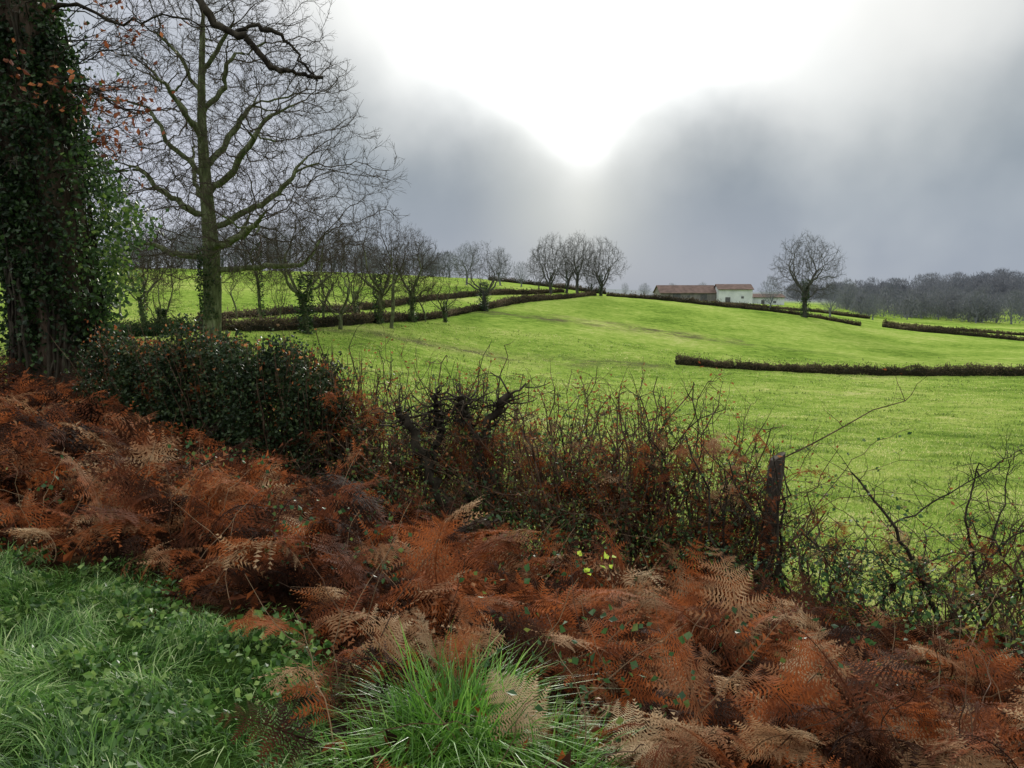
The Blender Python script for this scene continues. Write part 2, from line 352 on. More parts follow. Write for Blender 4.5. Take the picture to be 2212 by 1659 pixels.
link(bpy.data.objects.new("ivy", build("ivy", [(v, f, None, r, 0)], [M_ivy])), oak)
print("oak nodes", len(P))

def template(seed, zs, rs, trunkh, rmax, n=900, lean=0, forks=5, step=.3, shell=.65, tr_=.010):
    rg = np.random.default_rng(seed); att = envelope(n, zs, rs, rg, shell)
    tr = [(0, 0, -.3)] + [(lean*z*z*.02+.12*math.sin(z), .1*math.sin(z*.8+seed), z) for z in np.arange(.2, trunkh, step)]
    P0 = [np.array(p, float) for p in tr]; par = [-1]+list(range(len(tr)-1)); nt_ = len(tr)
    for k in range(forks):
        a = k*2.4+rg.uniform(-.4, .4); i0 = nt_-1-int(rg.uniform(0, nt_*.45)); q = P0[i0].copy(); pi = i0; rise = rg.uniform(.6, 2.2)
        for j in range(int(rg.uniform(7, 13))):
            d = np.array([math.cos(a), math.sin(a), rise*(.6+.08*j)]); d = d/np.linalg.norm(d)+rg.normal(0, .2, 3); q = q+d/np.linalg.norm(d)*step; P0.append(q.copy()); par.append(pi); pi = len(P0)-1
    P, pa = colonize2(att, P0, par, step, .42, 2.6, .25, rg, 90, .05)
    tv, cv = tree_parts(P, pa, .014, 2.3, rg, .06, 2, .95, tr_, rmax=rmax, flare=.3, sides=6)
    a = build("trunk", [(tv[0], tv[1], None, None, 0)], [M_oakbark], True)
    b = build("crown", [(cv[0], cv[1], None, None, 0)], [M_twig])
    v, f, r = ivy_on(rg, 0, trunkh+1.0, rmax*.85, 1300, .13, .13)
    c = build("ivy", [(v, f, None, r, 0)], [M_ivy])
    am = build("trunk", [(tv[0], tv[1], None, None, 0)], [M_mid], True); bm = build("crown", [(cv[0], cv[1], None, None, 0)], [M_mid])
    af = build("trunk", [(tv[0], tv[1], None, None, 0)], [M_far], True); bf = build("crown", [(cv[0], cv[1], None, None, 0)], [M_far])
    return a, b, c, af, bf, tv, cv, am, bm
T_round = template(1, [2.0, 3.2, 5, 7, 8.8, 10], [2.2, 4.1, 4.8, 4.5, 3.2, 1.0], 3.6, .30, 1350, 0, 7)
T_tall = template(2, [2.8, 4, 6, 8, 10], [1.2, 2.0, 2.6, 2.3, .9], 7.5, .20, 420, 1, 6)
T_wide = template(3, [1.5, 3, 5, 7.5, 10], [2.2, 4.4, 5.4, 4.4, 1.4], 2.6, .32, 900, 3, 7)
T_scrub = template(4, [.8, 2.5, 5, 8, 10], [1.2, 2.6, 3.6, 3.2, 1.2], 1.5, .16, 480, -2, 8)
T_open = template(6, [2.5, 4, 6, 8, 10], [1.5, 3.4, 4.4, 3.6, 1.2], 3.2, .26, 340, 4, 7)
T_slim = template(8, [3.5, 5, 7, 8.5, 10], [1.0, 2.2, 2.8, 2.0, .6], 5, .17, 240, -3, 6)
trees = [
 (-.452,46,6.2,T_scrub,.75,2.6,"short tree smothered in ivy by the hedge"),
 (-.475,52,7.4,T_open,.8,1.5,"short bare tree beside the clipped hedge"),
 (-.505,58,5.6,T_slim,1,0,"slender bare sapling beside the clipped hedge"),
 (-.355,64,5.0,T_slim,.8,0,"slender bare sapling beside the clipped hedge"),
 (-.323,60,7.9,T_tall,.8,1.6,"slim tree with ivied trunk along the hedge"),
 (-.298,66,6.2,T_scrub,.6,0,"bare scrubby tree with several stems in hedge"),
 (-.266,57,10.8,T_open,.85,2.0,"bare tree with thickly ivied trunk in hedge"),
 (-.243,64,6.4,T_slim,1,.8,"slender bare sapling in the hedge row"),
 (-.222,62,9.0,T_scrub,1.05,0,"wide bare tree growing out of the hedge"),
 (-.200,72,6.2,T_open,.9,1.2,"bare scrubby tree with several stems in hedge"),
 (-.172,70,11.2,T_open,.85,1.5,"bare tree with ivied trunk in hedge row"),
 (-.155,68,7.0,T_tall,1.2,0,"slim tree with ivied trunk along the hedge"),
 (-.128,78,10.0,T_round,.7,1.7,"bare tree with ivied trunk in hedge row"),
 (-.112,80,5.0,T_slim,1,0,"slender bare sapling in the hedge row"),
 (-.086,82,5.6,T_open,1.2,1.2,"low wide bare tree beside the hedge"),
 (-.036,97,9.0,T_open,1.05,2.0,"bare oak with ivied trunk beside the hedge"),
 (-.058,160,9.0,T_round,.8,0,"distant bare tree on the upper pasture edge"),
 (-.015,165,8.4,T_wide,.7,0,"distant bare tree on the upper pasture edge"),
 (.012,175,6.0,T_wide,.8,0,"distant bare tree on the upper pasture edge"),
 (.034,150,9.0,T_scrub,.8,0,"bare tree in the clump on the crest"),
 (.050,141,11.4,T_wide,.75,.8,"bare tree in the clump on the crest"),
 (.070,149,10.4,T_open,.9,.8,"bare tree in the clump on the crest"),
 (.084,144,12.0,T_round,.7,.8,"bare tree in the clump on the crest"),
 (.102,152,9.0,T_scrub,.8,.8,"bare tree in the clump on the crest"),
 (.114,147,11.6,T_wide,.8,1,"bare tree in the clump on the crest"),
 (.377,137,15.4,T_round,.88,1.5,"lone rounded bare oak standing on the field hedge"),
 (.332,190,8.5,T_wide,.7,0,"bare tree behind the lone oak"),
 (.410,185,8.5,T_wide,.8,0,"bare tree behind the lone oak"),
 (.245,300,7.5,T_round,.8,0,"distant bare tree behind the barns"),
 (.205,310,6.5,T_wide,.9,0,"distant bare tree behind the barns"),
 (.170,290,5.5,T_wide,.9,0,"distant bare tree on the crest line"),
 (.145,280,5.0,T_scrub,.9,0,"distant bare tree on the crest line"),
 (.465,210,7.5,T_wide,.9,0,"bare tree on a distant field hedge"),
]
for k, (u, D, hh, T, wf, iv, lab) in enumerate(trees):
    x, y = u*D, D; z = h1(x, y); s = hh/10.6
    t0, c0 = (T[3], T[4]) if D > 155 else ((T[7], T[8]) if D > 90 else (T[0], T[1]))
    e = place_empty("bare_tree", x, y, z, lab, "tree", "bare winter trees along the hedges")
    e.scale = (s*wf, s*wf, s); e.rotation_euler = (0, 0, k*2.399)
    link(bpy.data.objects.new("trunk", t0), e); link(bpy.data.objects.new("crown", c0), e)
    if iv: 
        o = link(bpy.data.objects.new("ivy", T[2]), e); o.scale = (iv, iv, 1)

def wood(name, label, pts, hmin, hmax, seed, nshard, shard, rel=1.):
    rg = np.random.default_rng(seed); parts = []
    tv = [T_round, T_wide, T_scrub, T_tall, T_open]
    pts = np.array(pts); zz = H(pts[:, 0], pts[:, 1]); hs = []
    for i, (p, z) in enumerate(zip(pts, zz)):
        T = tv[rg.integers(5)]; lf = .55+.6*(.5+.5*math.sin(p[0]*.043+seed)*math.cos(p[0]*.017+p[1]*.02)); hh = rg.uniform(hmin, hmax)*lf; hs.append(hh); s = hh/10.6; a = rg.uniform(0, 6.28); wf = rg.uniform(.8, 1.25)
        Rm = np.array([[math.cos(a), -math.sin(a), 0], [math.sin(a), math.cos(a), 0], [0, 0, 1]])
        for q, (vv, ff) in enumerate((T[5], T[6])):
            if q == 1:
                ff = ff.reshape(-1, 3, 4); sel = rg.uniform(0, 1, len(ff)) < .5; ff = ff[sel].reshape(-1, 4)
                used, inv = np.unique(ff, return_inverse=True); vv = vv[used]; ff = inv.reshape(-1, 4)
            parts.append(((vv*[s*wf, s*wf, s]) @ Rm.T + [p[0], p[1], z], ff, None, .5, 0))
    hs = np.array(hs); k = rg.integers(0, len(pts), nshard); q = rg.uniform(0, 1, nshard)
    rad = hs[k]*.55*rel*np.sqrt(np.clip(1-(q*1.05-.25)**2*1.6, .02, 1))*rg.uniform(0, 1, nshard)**.6; th = rg.uniform(0, 6.283, nshard)
    C = np.stack([pts[k, 0]+np.cos(th)*rad, pts[k, 1]+np.sin(th)*rad, zz[k]+q*hs[k]*.85], -1)
    d = np.zeros((nshard, 3)); d[:, 2] = 1.4
    v, f = leaves(C, rg.uniform(.5, 1.2, nshard)*shard, rg, .06, d, .02)
    parts.append((v, f, None, np.repeat(rg.uniform(0, 1, nshard), 4), 1))
    tag(link(bpy.data.objects.new(name, build(name, parts, [M_far, M_wood]))), label, "wood", "stuff")
rg = np.random.default_rng(5)
uu = rg.uniform(.43, .78, 130); dd = rg.uniform(235, 370, 130)
wood("woodland", "mist-tinted bare wood along the valley slope", np.stack([uu*dd, dd], -1), 8, 14, 6, 80000, 1.4)
uu = rg.uniform(-.6, -.08, 70); dd = rg.uniform(205, 250, 70)
wood("woodland", "bare wood along the top of the pasture", np.stack([uu*dd, dd], -1), 6, 15, 8, 26000, 1.2)
uu = rg.uniform(.36, .95, 130); dd = rg.uniform(430, 560, 130)
wood("woodland", "far hedgerow trees tinted pale like mist", np.stack([uu*dd, dd], -1), 10, 20, 9, 60000, 2.5, 1.4)

# ------------------------------------------------------------------ hedges
def hedge(path, hh, ww, dens, size, mat, label, seed, name="hedge"):
    rg = np.random.default_rng(seed); p = np.array([(u*D, D) for u, D in path])
    seg = np.linalg.norm(np.diff(p, axis=0), axis=1); cum = np.concatenate([[0], np.cumsum(seg)]); L = cum[-1]
    n = int(L*dens*1.5); s = rg.uniform(0, L, n); x = np.interp(s, cum, p[:, 0]); y = np.interp(s, cum, p[:, 1])
    t = norm(p[-1]-p[0]); nx, ny = -t[1], t[0]
    hvf = lambda s: hh*(1+.16*np.sin(s*.9+np.sin(s*.37)*2)+.1*np.sin(s*2.7+1)+.08*np.sin(s*7))*(.8+.2*np.sin(s*.13+seed))
    o = rg.uniform(-1, 1, n); q = rg.uniform(0, 1, n)**.85
    rag = rg.exponential(.06, n)*(rg.uniform(0, 1, n) < .3)
    C = np.stack([x+nx*o*ww/2, y+ny*o*ww/2, H(x, y)+q*hvf(s)*(1-.15*o*o)+rag*2], -1)
    d = np.zeros((n, 3)); d[:, 2] = .9
    v, f = leaves(C, rg.uniform(.5, 1.5, n)*size, rg, .17, d)
    parts = [(v, f, None, np.repeat(np.clip(rg.uniform(.1, .9, n)+.2*np.sin(s*.35), 0, 1), 4), 0)]
    m = max(int(L/.5), 4); s2 = np.linspace(0, L, m); x2 = np.interp(s2, cum, p[:, 0]); y2 = np.interp(s2, cum, p[:, 1]); z2 = H(x2, y2)
    hv2 = hvf(s2)*.72
    rows = []
    for a, b in ((-.36, -.1), (-.4, .5), (-.2, .9), (.2, .92), (.4, .5), (.36, -.1)):
        rows.append(np.stack([x2+nx*a*ww+rg.normal(0, .05, m), y2+ny*a*ww, z2+b*hv2+rg.normal(0, .07, m)], -1))
    V = np.stack(rows, 1).reshape(-1, 3); k = np.arange(5)
    F = (np.stack([k, k+1, k+7, k+6], -1)[None]+(np.arange(m-1)*6)[:, None, None]).reshape(-1, 4)
    F = np.concatenate([F, [[0, 1, 2, 5], [2, 3, 4, 5]], np.array([[0, 1, 2, 5], [2, 3, 4, 5]])+(m-1)*6])
    parts.append((V, F, None, .15, 0))
    return tag(link(bpy.data.objects.new(name, build(name, parts, [mat]))), label, "hedge")
hedge([(-.56,41),(-.50,43),(-.42,47)], 1.0, 1.4, 420, .16, M_hedgeg, "dark green clipped hedge below the bare trees", 31)
hedge([(-.405,50),(-.36,53),(-.29,58),(-.21,66)], .75, 1.1, 260, .2, M_hedge, "brown winter hedge with russet bracken beneath trees", 32)
hedge([(-.21,66),(-.135,79),(0,110),(.105,145)], .75, 1.2, 170, .26, M_hedge, "long clipped winter hedge climbing the pasture", 33)
hedge([(-.195,88),(-.06,118),(.065,150)], .7, 1.1, 130, .3, M_hedge, "second clipped hedge above the pasture", 34)
hedge([(-.40,62),(-.3,72),(-.2,84)], .7, 1.3, 130, .24, M_hedge, "brown scrubby hedge behind the bare trees", 42)
hedge([(.213,69.6),(.25,69.5),(.288,69.1)], .9, .9, 480, .17, M_hedge, "short clipped hedge section in the valley", 35)
hedge([(.2905,69),(.5,69.5),(.76,68)], .88, .9, 420, .17, M_hedge, "long clipped hedge crossing the valley pasture", 36)
hedge([(.122,152),(.21,151),(.3,147),(.45,138)], .75, 1.2, 130, .3, M_hedge, "clipped hedge running down from the crest", 37)
hedge([(.478,150),(.6,141),(.72,134)], .8, 1.2, 120, .3, M_hedge, "clipped hedge bounding a lower pasture", 38)
hedge([(.48,185),(.6,172),(.74,160)], .8, 1.2, 110, .32, M_hedge, "clipped hedge bounding a lower pasture", 39)
hedge([(.26,190),(.35,200),(.46,215)], .8, 1.2, 80, .35, M_hedge, "low hedge below the barns", 40)
hedge([(-.03,210),(.05,215),(.12,215)], 1.6, 2.0, 80, .4, M_hedge, "overgrown hedge on the crest", 41)

# ------------------------------------------------------------------ farm buildings
def simplemat(name, c1, c2, sc=3, rough=.8):
    m, nt, n, l = newmat(name); out = n.new("ShaderNodeOutputMaterial"); p = n.new("ShaderNodeBsdfPrincipled"); p.inputs["Roughness"].default_value = rough
    p.inputs["Specular IOR Level"].default_value = .1
    tc = n.new("ShaderNodeTexCoord"); no = n.new("ShaderNodeTexNoise"); no.inputs["Scale"].default_value = sc; no.inputs["Detail"].default_value = 6
    l.new(tc.outputs["Object"], no.inputs["Vector"]); r = ramp(n, [(.35, c1), (.65, c2)]); l.new(no.outputs[0], r.inputs[0]); l.new(r.outputs[0], p.inputs["Base Color"]); l.new(p.outputs[0], out.inputs[0]); return m
M_white = simplemat("white_render", (.5,.53,.57), (.66,.69,.73), .5)
M_stone = simplemat("grey_brown_wall", (.15,.14,.145), (.25,.23,.23), .8)
M_tile = simplemat("faded_red_tiles", (.10,.07,.06), (.16,.11,.095), .8)
M_door = simplemat("dark_door_wood", (.08,.08,.09), (.12,.12,.13), 2)
M_wire = simplemat("rusty_wire", (.06,.045,.04), (.14,.1,.08), 30, .5)
def box(x0, x1, y0, y1, z0, z1):
    V = np.array([(x, y, z) for x in (x0, x1) for y in (y0, y1) for z in (z0, z1)], float)
    F = np.array([(0,1,3,2),(4,6,7,5),(0,4,5,1),(2,3,7,6),(0,2,6,4),(1,5,7,3)]); return V, F
def building(name, u, D, L, W, wh, rh, yaw, wallm, label, openings):
    x, y = u*D, D; z = h1(x, y)-.5
    e = place_empty(name, x, y, z, label, "barn" if "barn" in name else "house"); e.rotation_euler = (0, 0, yaw)
    l, w = L/2, W/2
    V = np.array([(-l,-w,0),(l,-w,0),(l,w,0),(-l,w,0),(-l,-w,wh),(l,-w,wh),(l,w,wh),(-l,w,wh),(-l,0,wh+rh),(l,0,wh+rh)], float)
    Q = np.array([(0,1,5,4),(2,3,7,6)]); T = np.array([(4,8,7),(5,6,9)]); Q2 = np.array([(1,2,6,5),(3,0,4,7)])
    link(bpy.data.objects.new("wall", build("wall", [(V, np.concatenate([Q, Q2]), T, None, 0)], [wallm])), e)
    o = .4; th = .18; sl = rh/w
    rows = []
    for sx in (-l-o, l+o):
        rows += [(sx,-w-o,wh-o*sl+.03),(sx,0,wh+rh+.03),(sx,w+o,wh-o*sl+.03),(sx,-w-o,wh-o*sl+th),(sx,0,wh+rh+th),(sx,w+o,wh-o*sl+th)]
    RF = np.array([(0,1,7,6),(1,2,8,7),(3,9,10,4),(4,10,11,5),(0,6,9,3),(2,5,11,8),(0,3,4,1),(1,4,5,2),(6,7,10,9),(7,8,11,10)])
    link(bpy.data.objects.new("roof", build("roof", [(np.array(rows), RF, None, None, 0)], [M_tile])), e)
    for nm, cx, cz, dw, dh in openings:
        bx = box(cx-dw/2, cx+dw/2, -w-.05, -w+.05, cz, cz+dh)
        link(bpy.data.objects.new(nm, build(nm, [(bx[0], bx[1], None, None, 0)], [M_door])), e)
building("stone_barn", .222, 258, 18.5, 9, 2.9, 2.3, .06, M_stone, "long low farm barn with faded red tiled roof", [("door", -4, .3, 2.6, 2.4), ("door", 5, .3, 2.2, 2.2), ("window", 0, 1.3, 1, .8)])
building("white_barn", .2835, 254, 10.6, 9, 4.8, 1.5, -.08, M_white, "white rendered farm barn with red tiled roof", [("door", -2.4, .3, 1.6, 2.0), ("window", 2.2, 1.9, .8, .7)])
building("white_house", .325, 262, 10.5, 7, 2.8, 1.0, .05, M_white, "low white farm outbuilding with tiled roof", [("door", -2, .3, 1.1, 1.6), ("window", 2, .9, 1, .7)])

# ------------------------------------------------------------------ ivy covered tree by the verge
rg = np.random.default_rng(77)
ix, iy = -6.15, 10.5; iz = h1(ix, iy)-.05
ivt = place_empty("ivy_clad_tree", ix, iy, iz, "thick old tree trunk smothered in dark ivy", "tree")
def cxf(z): return np.stack([-.035*z + .05*np.sin(z*.8), .03*np.sin(z)], -1)
nz, ns = 60, 40; zz = np.linspace(-.4, 9, nz); th = np.linspace(0, 2*math.pi, ns, endpoint=False)
Zg, Tg = np.meshgrid(zz, th, indexing='ij')
Rg = .50*(1-.03*Zg) + .22*np.exp(-np.maximum(Zg, 0)/.35) + .05*np.sin(5*Tg+1.5*np.sin(Zg*.7)) + .025*np.sin(13*Tg+Zg*1.2) + .015*rg.normal(0, 1, Zg.shape)
c = cxf(zz); V = np.stack([Rg*np.cos(Tg)+c[:, 0][:, None], Rg*np.sin(Tg)+c[:, 1][:, None], Zg], -1).reshape(-1, 3)
ii = np.arange(nz*ns).reshape(nz, ns); F = np.stack([ii[:-1], np.roll(ii[:-1], -1, 1), np.roll(ii[1:], -1, 1), ii[1:]], -1).reshape(-1, 4)
trunkpart = (V, F); tubes = []
limb = np.array([(-.25,0,7.0),(1.2,-.6,6.6),(2.1,-1.1,5.9),(2.62,-1.5,4.95),(2.85,-1.5,4.62),(3.05,-1.5,4.5),(3.25,-1.5,4.42),(3.5,-1.5,4.12),(3.62,-1.5,4.12),(3.72,-1.5,4.1),(4.05,-1.55,4.03)])
limb2 = np.array([(3.05,-1.5,4.5),(3.3,-1.45,4.62),(3.5,-1.5,4.52),(3.7,-1.5,4.42),(3.82,-1.5,4.22),(3.98,-1.5,4.0)])
limb3 = np.array([(2.1,-1.1,5.9),(2.6,-1.2,5.75),(3.1,-1.4,5.6),(3.6,-1.4,5.7),(4.2,-1.5,5.6)])
limb4 = np.array([(-.1,0,5.2),(.6,-.1,5.3),(1.2,-.2,5.0),(1.8,-.3,5.1),(2.6,-.3,4.9)])
limb5 = np.array([(0.2,0,4.2),(.7,-.2,4.3),(1.1,-.3,4.0),(1.5,-.3,3.9)])
def refine(p, n, amp):
    s = np.linspace(0, len(p)-1, n); q = np.stack([np.interp(s, np.arange(len(p)), p[:, k]) for k in range(3)], -1); q[1:-1] += rg.normal(0, amp, (n-2, 3)); return q
tw = []
for L_, r0, r1, n in ((limb, .06, .018, 40), (limb2, .028, .012, 20), (limb3, .03, .008, 20), (limb4, .03, .006, 20), (limb5, .025, .006, 14)):
    q = refine(L_, n, .02); tubes.append(polytube(q, np.linspace(r0, r1, n)*(1+.15*rg.normal(0, 1, n)), 8))
    for k in range(4, n):
        for _ in range(2):
            d = norm(rg.normal(0, 1, 3)+[.3, -.2, -.05]); L = rg.uniform(.12, .35); w = wobble(q[k], q[k]+d*L, 6, .05, rg); tw.append(polytube(w, np.linspace(.005, .002, 6), 4))
ends = []
for k in range(60):
    z = rg.uniform(3.0, 7.2); a = rg.uniform(-1.2, .5); d = np.array([math.cos(a), math.sin(a), rg.uniform(-.1, .5)]); b = np.array([.4*math.cos(a)-.035*z, .4*math.sin(a), z])
    w = wobble(b, b+d*rg.uniform(.6, 1.4), 9, .12, rg); tw.append(polytube(w, np.linspace(.010, .003, 9), 4))
    for j in range(3, 9):
        for _ in range(2):
            w2 = wobble(w[j], w[j]+norm(d+rg.normal(0, .7, 3))*rg.uniform(.15, .45), 5, .04, rg); tw.append(polytube(w2, np.linspace(.0045, .0015, 5), 3)); ends.append((w2[2:], z))
tv = merge(tubes); link(bpy.data.objects.new("trunk", build("trunk", [(trunkpart[0], trunkpart[1], None, None, 0), (tv[0], tv[1], None, None, 1)], [M_ivybark, M_dark], True)), ivt)
tv = merge(tw); link(bpy.data.objects.new("crown", build("crown", [(tv[0], tv[1], None, None, 0)], [M_dark])), ivt)
C = []
for e_, z in ends:
    if ((4.8 < z < 5.6) or (3.5 < z < 4.1)) and e_[0][0] > .45:
        for _ in range(2): C.append(e_[rg.integers(len(e_))]+rg.normal(0, .04, 3))
C = np.array(C); v, f = leaves(C, rg.uniform(.05, .11, len(C)), rg, .3)
link(bpy.data.objects.new("dead_leaves", build("dead_leaves", [(v, f, None, np.repeat(rg.uniform(0, 1, len(C)), 4), 0)], [M_oakleaf])), ivt)
n = 60000; z = rg.uniform(.4, 9, n); th = rg.uniform(0, 2*math.pi, n)
lob = lambda zc, w, tc, a: a*np.exp(-((z-zc)/w)**2)*np.exp(-(np.angle(np.exp(1j*(th-tc)))/.75)**2)
bul = lob(2.55,.55,-.2,1.05)+lob(3.3,.3,-.5,.5)+lob(1.7,.35,-.3,.6)+lob(4.3,.35,-.1,.3)+lob(3.7,.3,-1.5,.3)+lob(2.8,.6,3.3,.5)+lob(4.4,.5,3.5,.4)+.1*np.sin(z*5.1+th*4)*np.sin(z*3.7+th)
thick = rg.exponential(.07, n); fill = rg.uniform(0, 1, n)**.5; r = .49*(1-.03*z) + np.maximum(bul, -.05)*fill + thick
C = np.stack([r*np.cos(th), r*np.sin(th), z], -1); C[:, :2] += cxf(z); C += rg.normal(0, .02, C.shape)
patch = .5+.5*np.sin(z*2.2+th*2)*np.sin(th*3-z*1.3)
p2 = .5+.5*np.sin(z*4.3+2*np.sin(th*2))*np.sin(th*5+z*2)
keep = rg.uniform(0, 1, n) < sstep(z, .3, 1.5)*(1-.85*sstep(z, 4.7, 5.4)*sstep(patch, .2, .6))*(.5+.5*sstep(p2, .15, .6)); C = C[keep]; zz2 = z[keep]; rb = bul[keep]; dl = np.zeros_like(C); dl[:, 2] = -.5
v, f = leaves(C, rg.uniform(.035, .085, len(C)), rg, .42, dl)
rv = np.clip(rg.uniform(0, .7, len(C)) + .45*np.clip(rb, 0, 1)*(C[:, 0] > .5), 0, 1)  # leaves on the right bulge coloured lighter to paint in the backlight
parts = [(v, f, None, np.repeat(rv, 4), 0)]
st = []
for k in range(50):
    a = rg.uniform(0, 2*math.pi); zt = rg.uniform(1.2, 6.5 if k % 3 == 0 else 3.0); m = 22; zc = np.linspace(-.2, zt, m); aa = a+np.cumsum(rg.normal(0, .05, m)); r = .54*(1-.03*zc)+.24*np.exp(-np.maximum(zc, 0)/.35)+rg.uniform(.02, .06)
    cc = cxf(zc); st.append(polytube(np.stack([r*np.cos(aa)+cc[:, 0], r*np.sin(aa)+cc[:, 1], zc], -1), np.full(m, rg.uniform(.01, .024)), 5))
sv = merge(st); parts.append((sv[0], sv[1], None, None, 1))
link(bpy.data.objects.new("ivy", build("ivy", parts, [M_ivy, M_dark])), ivt)

# ------------------------------------------------------------------ dense evergreen hedge
def dense_hedge(p0, p1, hh, ww, n, size, label, seed):
    rg = np.random.default_rng(seed); p0 = np.array(p0); p1 = np.array(p1); L = np.linalg.norm(p1-p0); t = (p1-p0)/L; nx, ny = -t[1], t[0]
    s = rg.uniform(0, 1, n); o = rg.uniform(-1, 1, n); q = rg.uniform(0, 1, n)
    side = rg.uniform(0, 1, n) < .62; o = np.where(side, np.sign(o)*(1-rg.exponential(.2, n)), o); q = np.where(~side, 1-rg.exponential(.12, n), q)
    wv = ww/2*(1+.26*np.sin(s*9+q*3)+.2*np.sin(s*23+q*7)) * (1-.35*np.clip(q, 0, 1)**4); hv = hh*(1+.07*np.sin(s*11)+.09*np.sin(s*29+o*2)+.05*np.sin(s*61))
    x = p0[0]+t[0]*s*L+nx*o*wv; y = p0[1]+t[1]*s*L+ny*o*wv
    ends = np.minimum(s, 1-s)*L; hv = hv*(.85+.15*sstep(ends, 0, .3))
    C = np.stack([x+rg.normal(0, .09, n), y+rg.normal(0, .09, n), H(x, y)+q*hv+rg.normal(0, .06, n)], -1)
    v, f = leaves(C, rg.uniform(.6, 1.4, n)*size, rg, .38); parts = [(v, f, None, np.repeat(rg.beta(2, 2.6, n), 4), 0)]
    m2 = 1100; s = rg.uniform(0, 1, m2); o = rg.uniform(-1, 1, m2); x = p0[0]+t[0]*s*L+nx*o*ww/2; y = p0[1]+t[1]*s*L+ny*o*ww/2
    C = np.stack([x, y, H(x, y)+hh*rg.uniform(.55, 1.16, m2)], -1); v, f = leaves(C, rg.uniform(.03, .06, m2), rg, .3); parts.append((v, f, None, np.repeat(rg.uniform(0, 1, m2), 4), 2))
    tl = []
    for k in range(340):
        ss = rg.uniform(0, 1); oo = rg.uniform(-.8, .8)*ww/2; bx = p0[0]+t[0]*ss*L+nx*oo; by = p0[1]+t[1]*ss*L+ny*oo; bz = h1(bx, by)
        top = np.array([bx+rg.normal(0, .2), by+rg.normal(0, .2), bz+hh*rg.uniform(.85, 1.22)]); tl.append(polytube(wobble((bx, by, bz), top, 8, .06, rg), np.linspace(.012, .0025, 8), 4))
    tv = merge(tl); parts.append((tv[0], tv[1], None, None, 1))
    return tag(link(bpy.data.objects.new("evergreen_hedge", build("evergreen_hedge", parts, [M_holly, M_hedgestem, M_rust]))), label, "hedge")
dense_hedge((-5.0, 9.9), (-3.75, 9.3), 1.2, 1.2, 20000, .042, "dense dark evergreen hedge beside the ivied tree", 51)
dense_hedge((-3.85, 9.25), (-1.95, 8.35), 1.5, 1.3, 38000, .042, "dense dark holly hedge clipped square above bracken", 52)

# ------------------------------------------------------------------ fence
fence = place_empty("wire_fence", 2.12, 6.3, 0, "old wooden posts with strands of rusty wire", "fence")
pp = [(-1.27, 8.3, .95, .05), (-.15, 7.55, .85, .04), (.92, 6.9, .95, .045), (2.12, 6.3, 1.24, .056), (5.35, 5.1, 1.2, .07)]
for k, (x, y, hh, r) in enumerate(pp):
    z = h1(x, y); m = 14; zc = np.linspace(-.2, hh, m); th = np.linspace(0, 2*math.pi, 10, endpoint=False)
    V = []
    for j, zq in enumerate(zc):
        prof = r*(1+.22*np.cos(2*th+.6)+.05*np.sin(5*th))*(1+.03*rg.normal(0, 1, 10)); 
        V.append(np.stack([prof*np.cos(th)+.07*zq*(1 if k == 3 else -.5), prof*np.sin(th), np.full(10, zq)+(0.035*np.cos(th) if j == m-1 else 0)], -1))
    V = np.concatenate(V); q = np.arange(10); F = (np.stack([q, (q+1) % 10, (q+1) % 10+10, q+10], -1)[None]+(np.arange(m-1)*10)[:, None, None]).reshape(-1, 4)
    top = np.array([[(m-1)*10, (m-1)*10+j, (m-1)*10+j+1] for j in range(1, 9)])
    o = bpy.data.objects.new("post", build("post", [(V, F, top, None, 0)], [M_post])); link(o, fence); o.location = (x-2.12, y-6.3, z); o.rotation_euler = (0, 0, 0 if k == 3 else k*.7)
wr = []
for hz in (.45, .78, 1.08):
    for a, b in zip(pp[:-1], pp[1:]):
        p0 = np.array([a[0]-2.12, a[1]-6.3-.08, h1(a[0], a[1])+hz]); p1 = np.array([b[0]-2.12, b[1]-6.3-.08, h1(b[0], b[1])+hz])
        w = wobble(p0, p1, 14, .015, rg, -.02); wr.append(polytube(w, np.full(14, .0022), 4))
        for t in np.linspace(0, 1, 12)[1:-1]:
            c0 = p0*(1-t)+p1*t; 
            for _ in range(2): wr.append(polytube(np.array([c0-rg.normal(0, .012, 3), c0, c0+rg.normal(0, .012, 3)]), np.full(3, .0015), 3))
wv = merge(wr); link(bpy.data.objects.new("wire", build("wire", [(wv[0], wv[1], None, None, 0)], [M_wire])), fence)

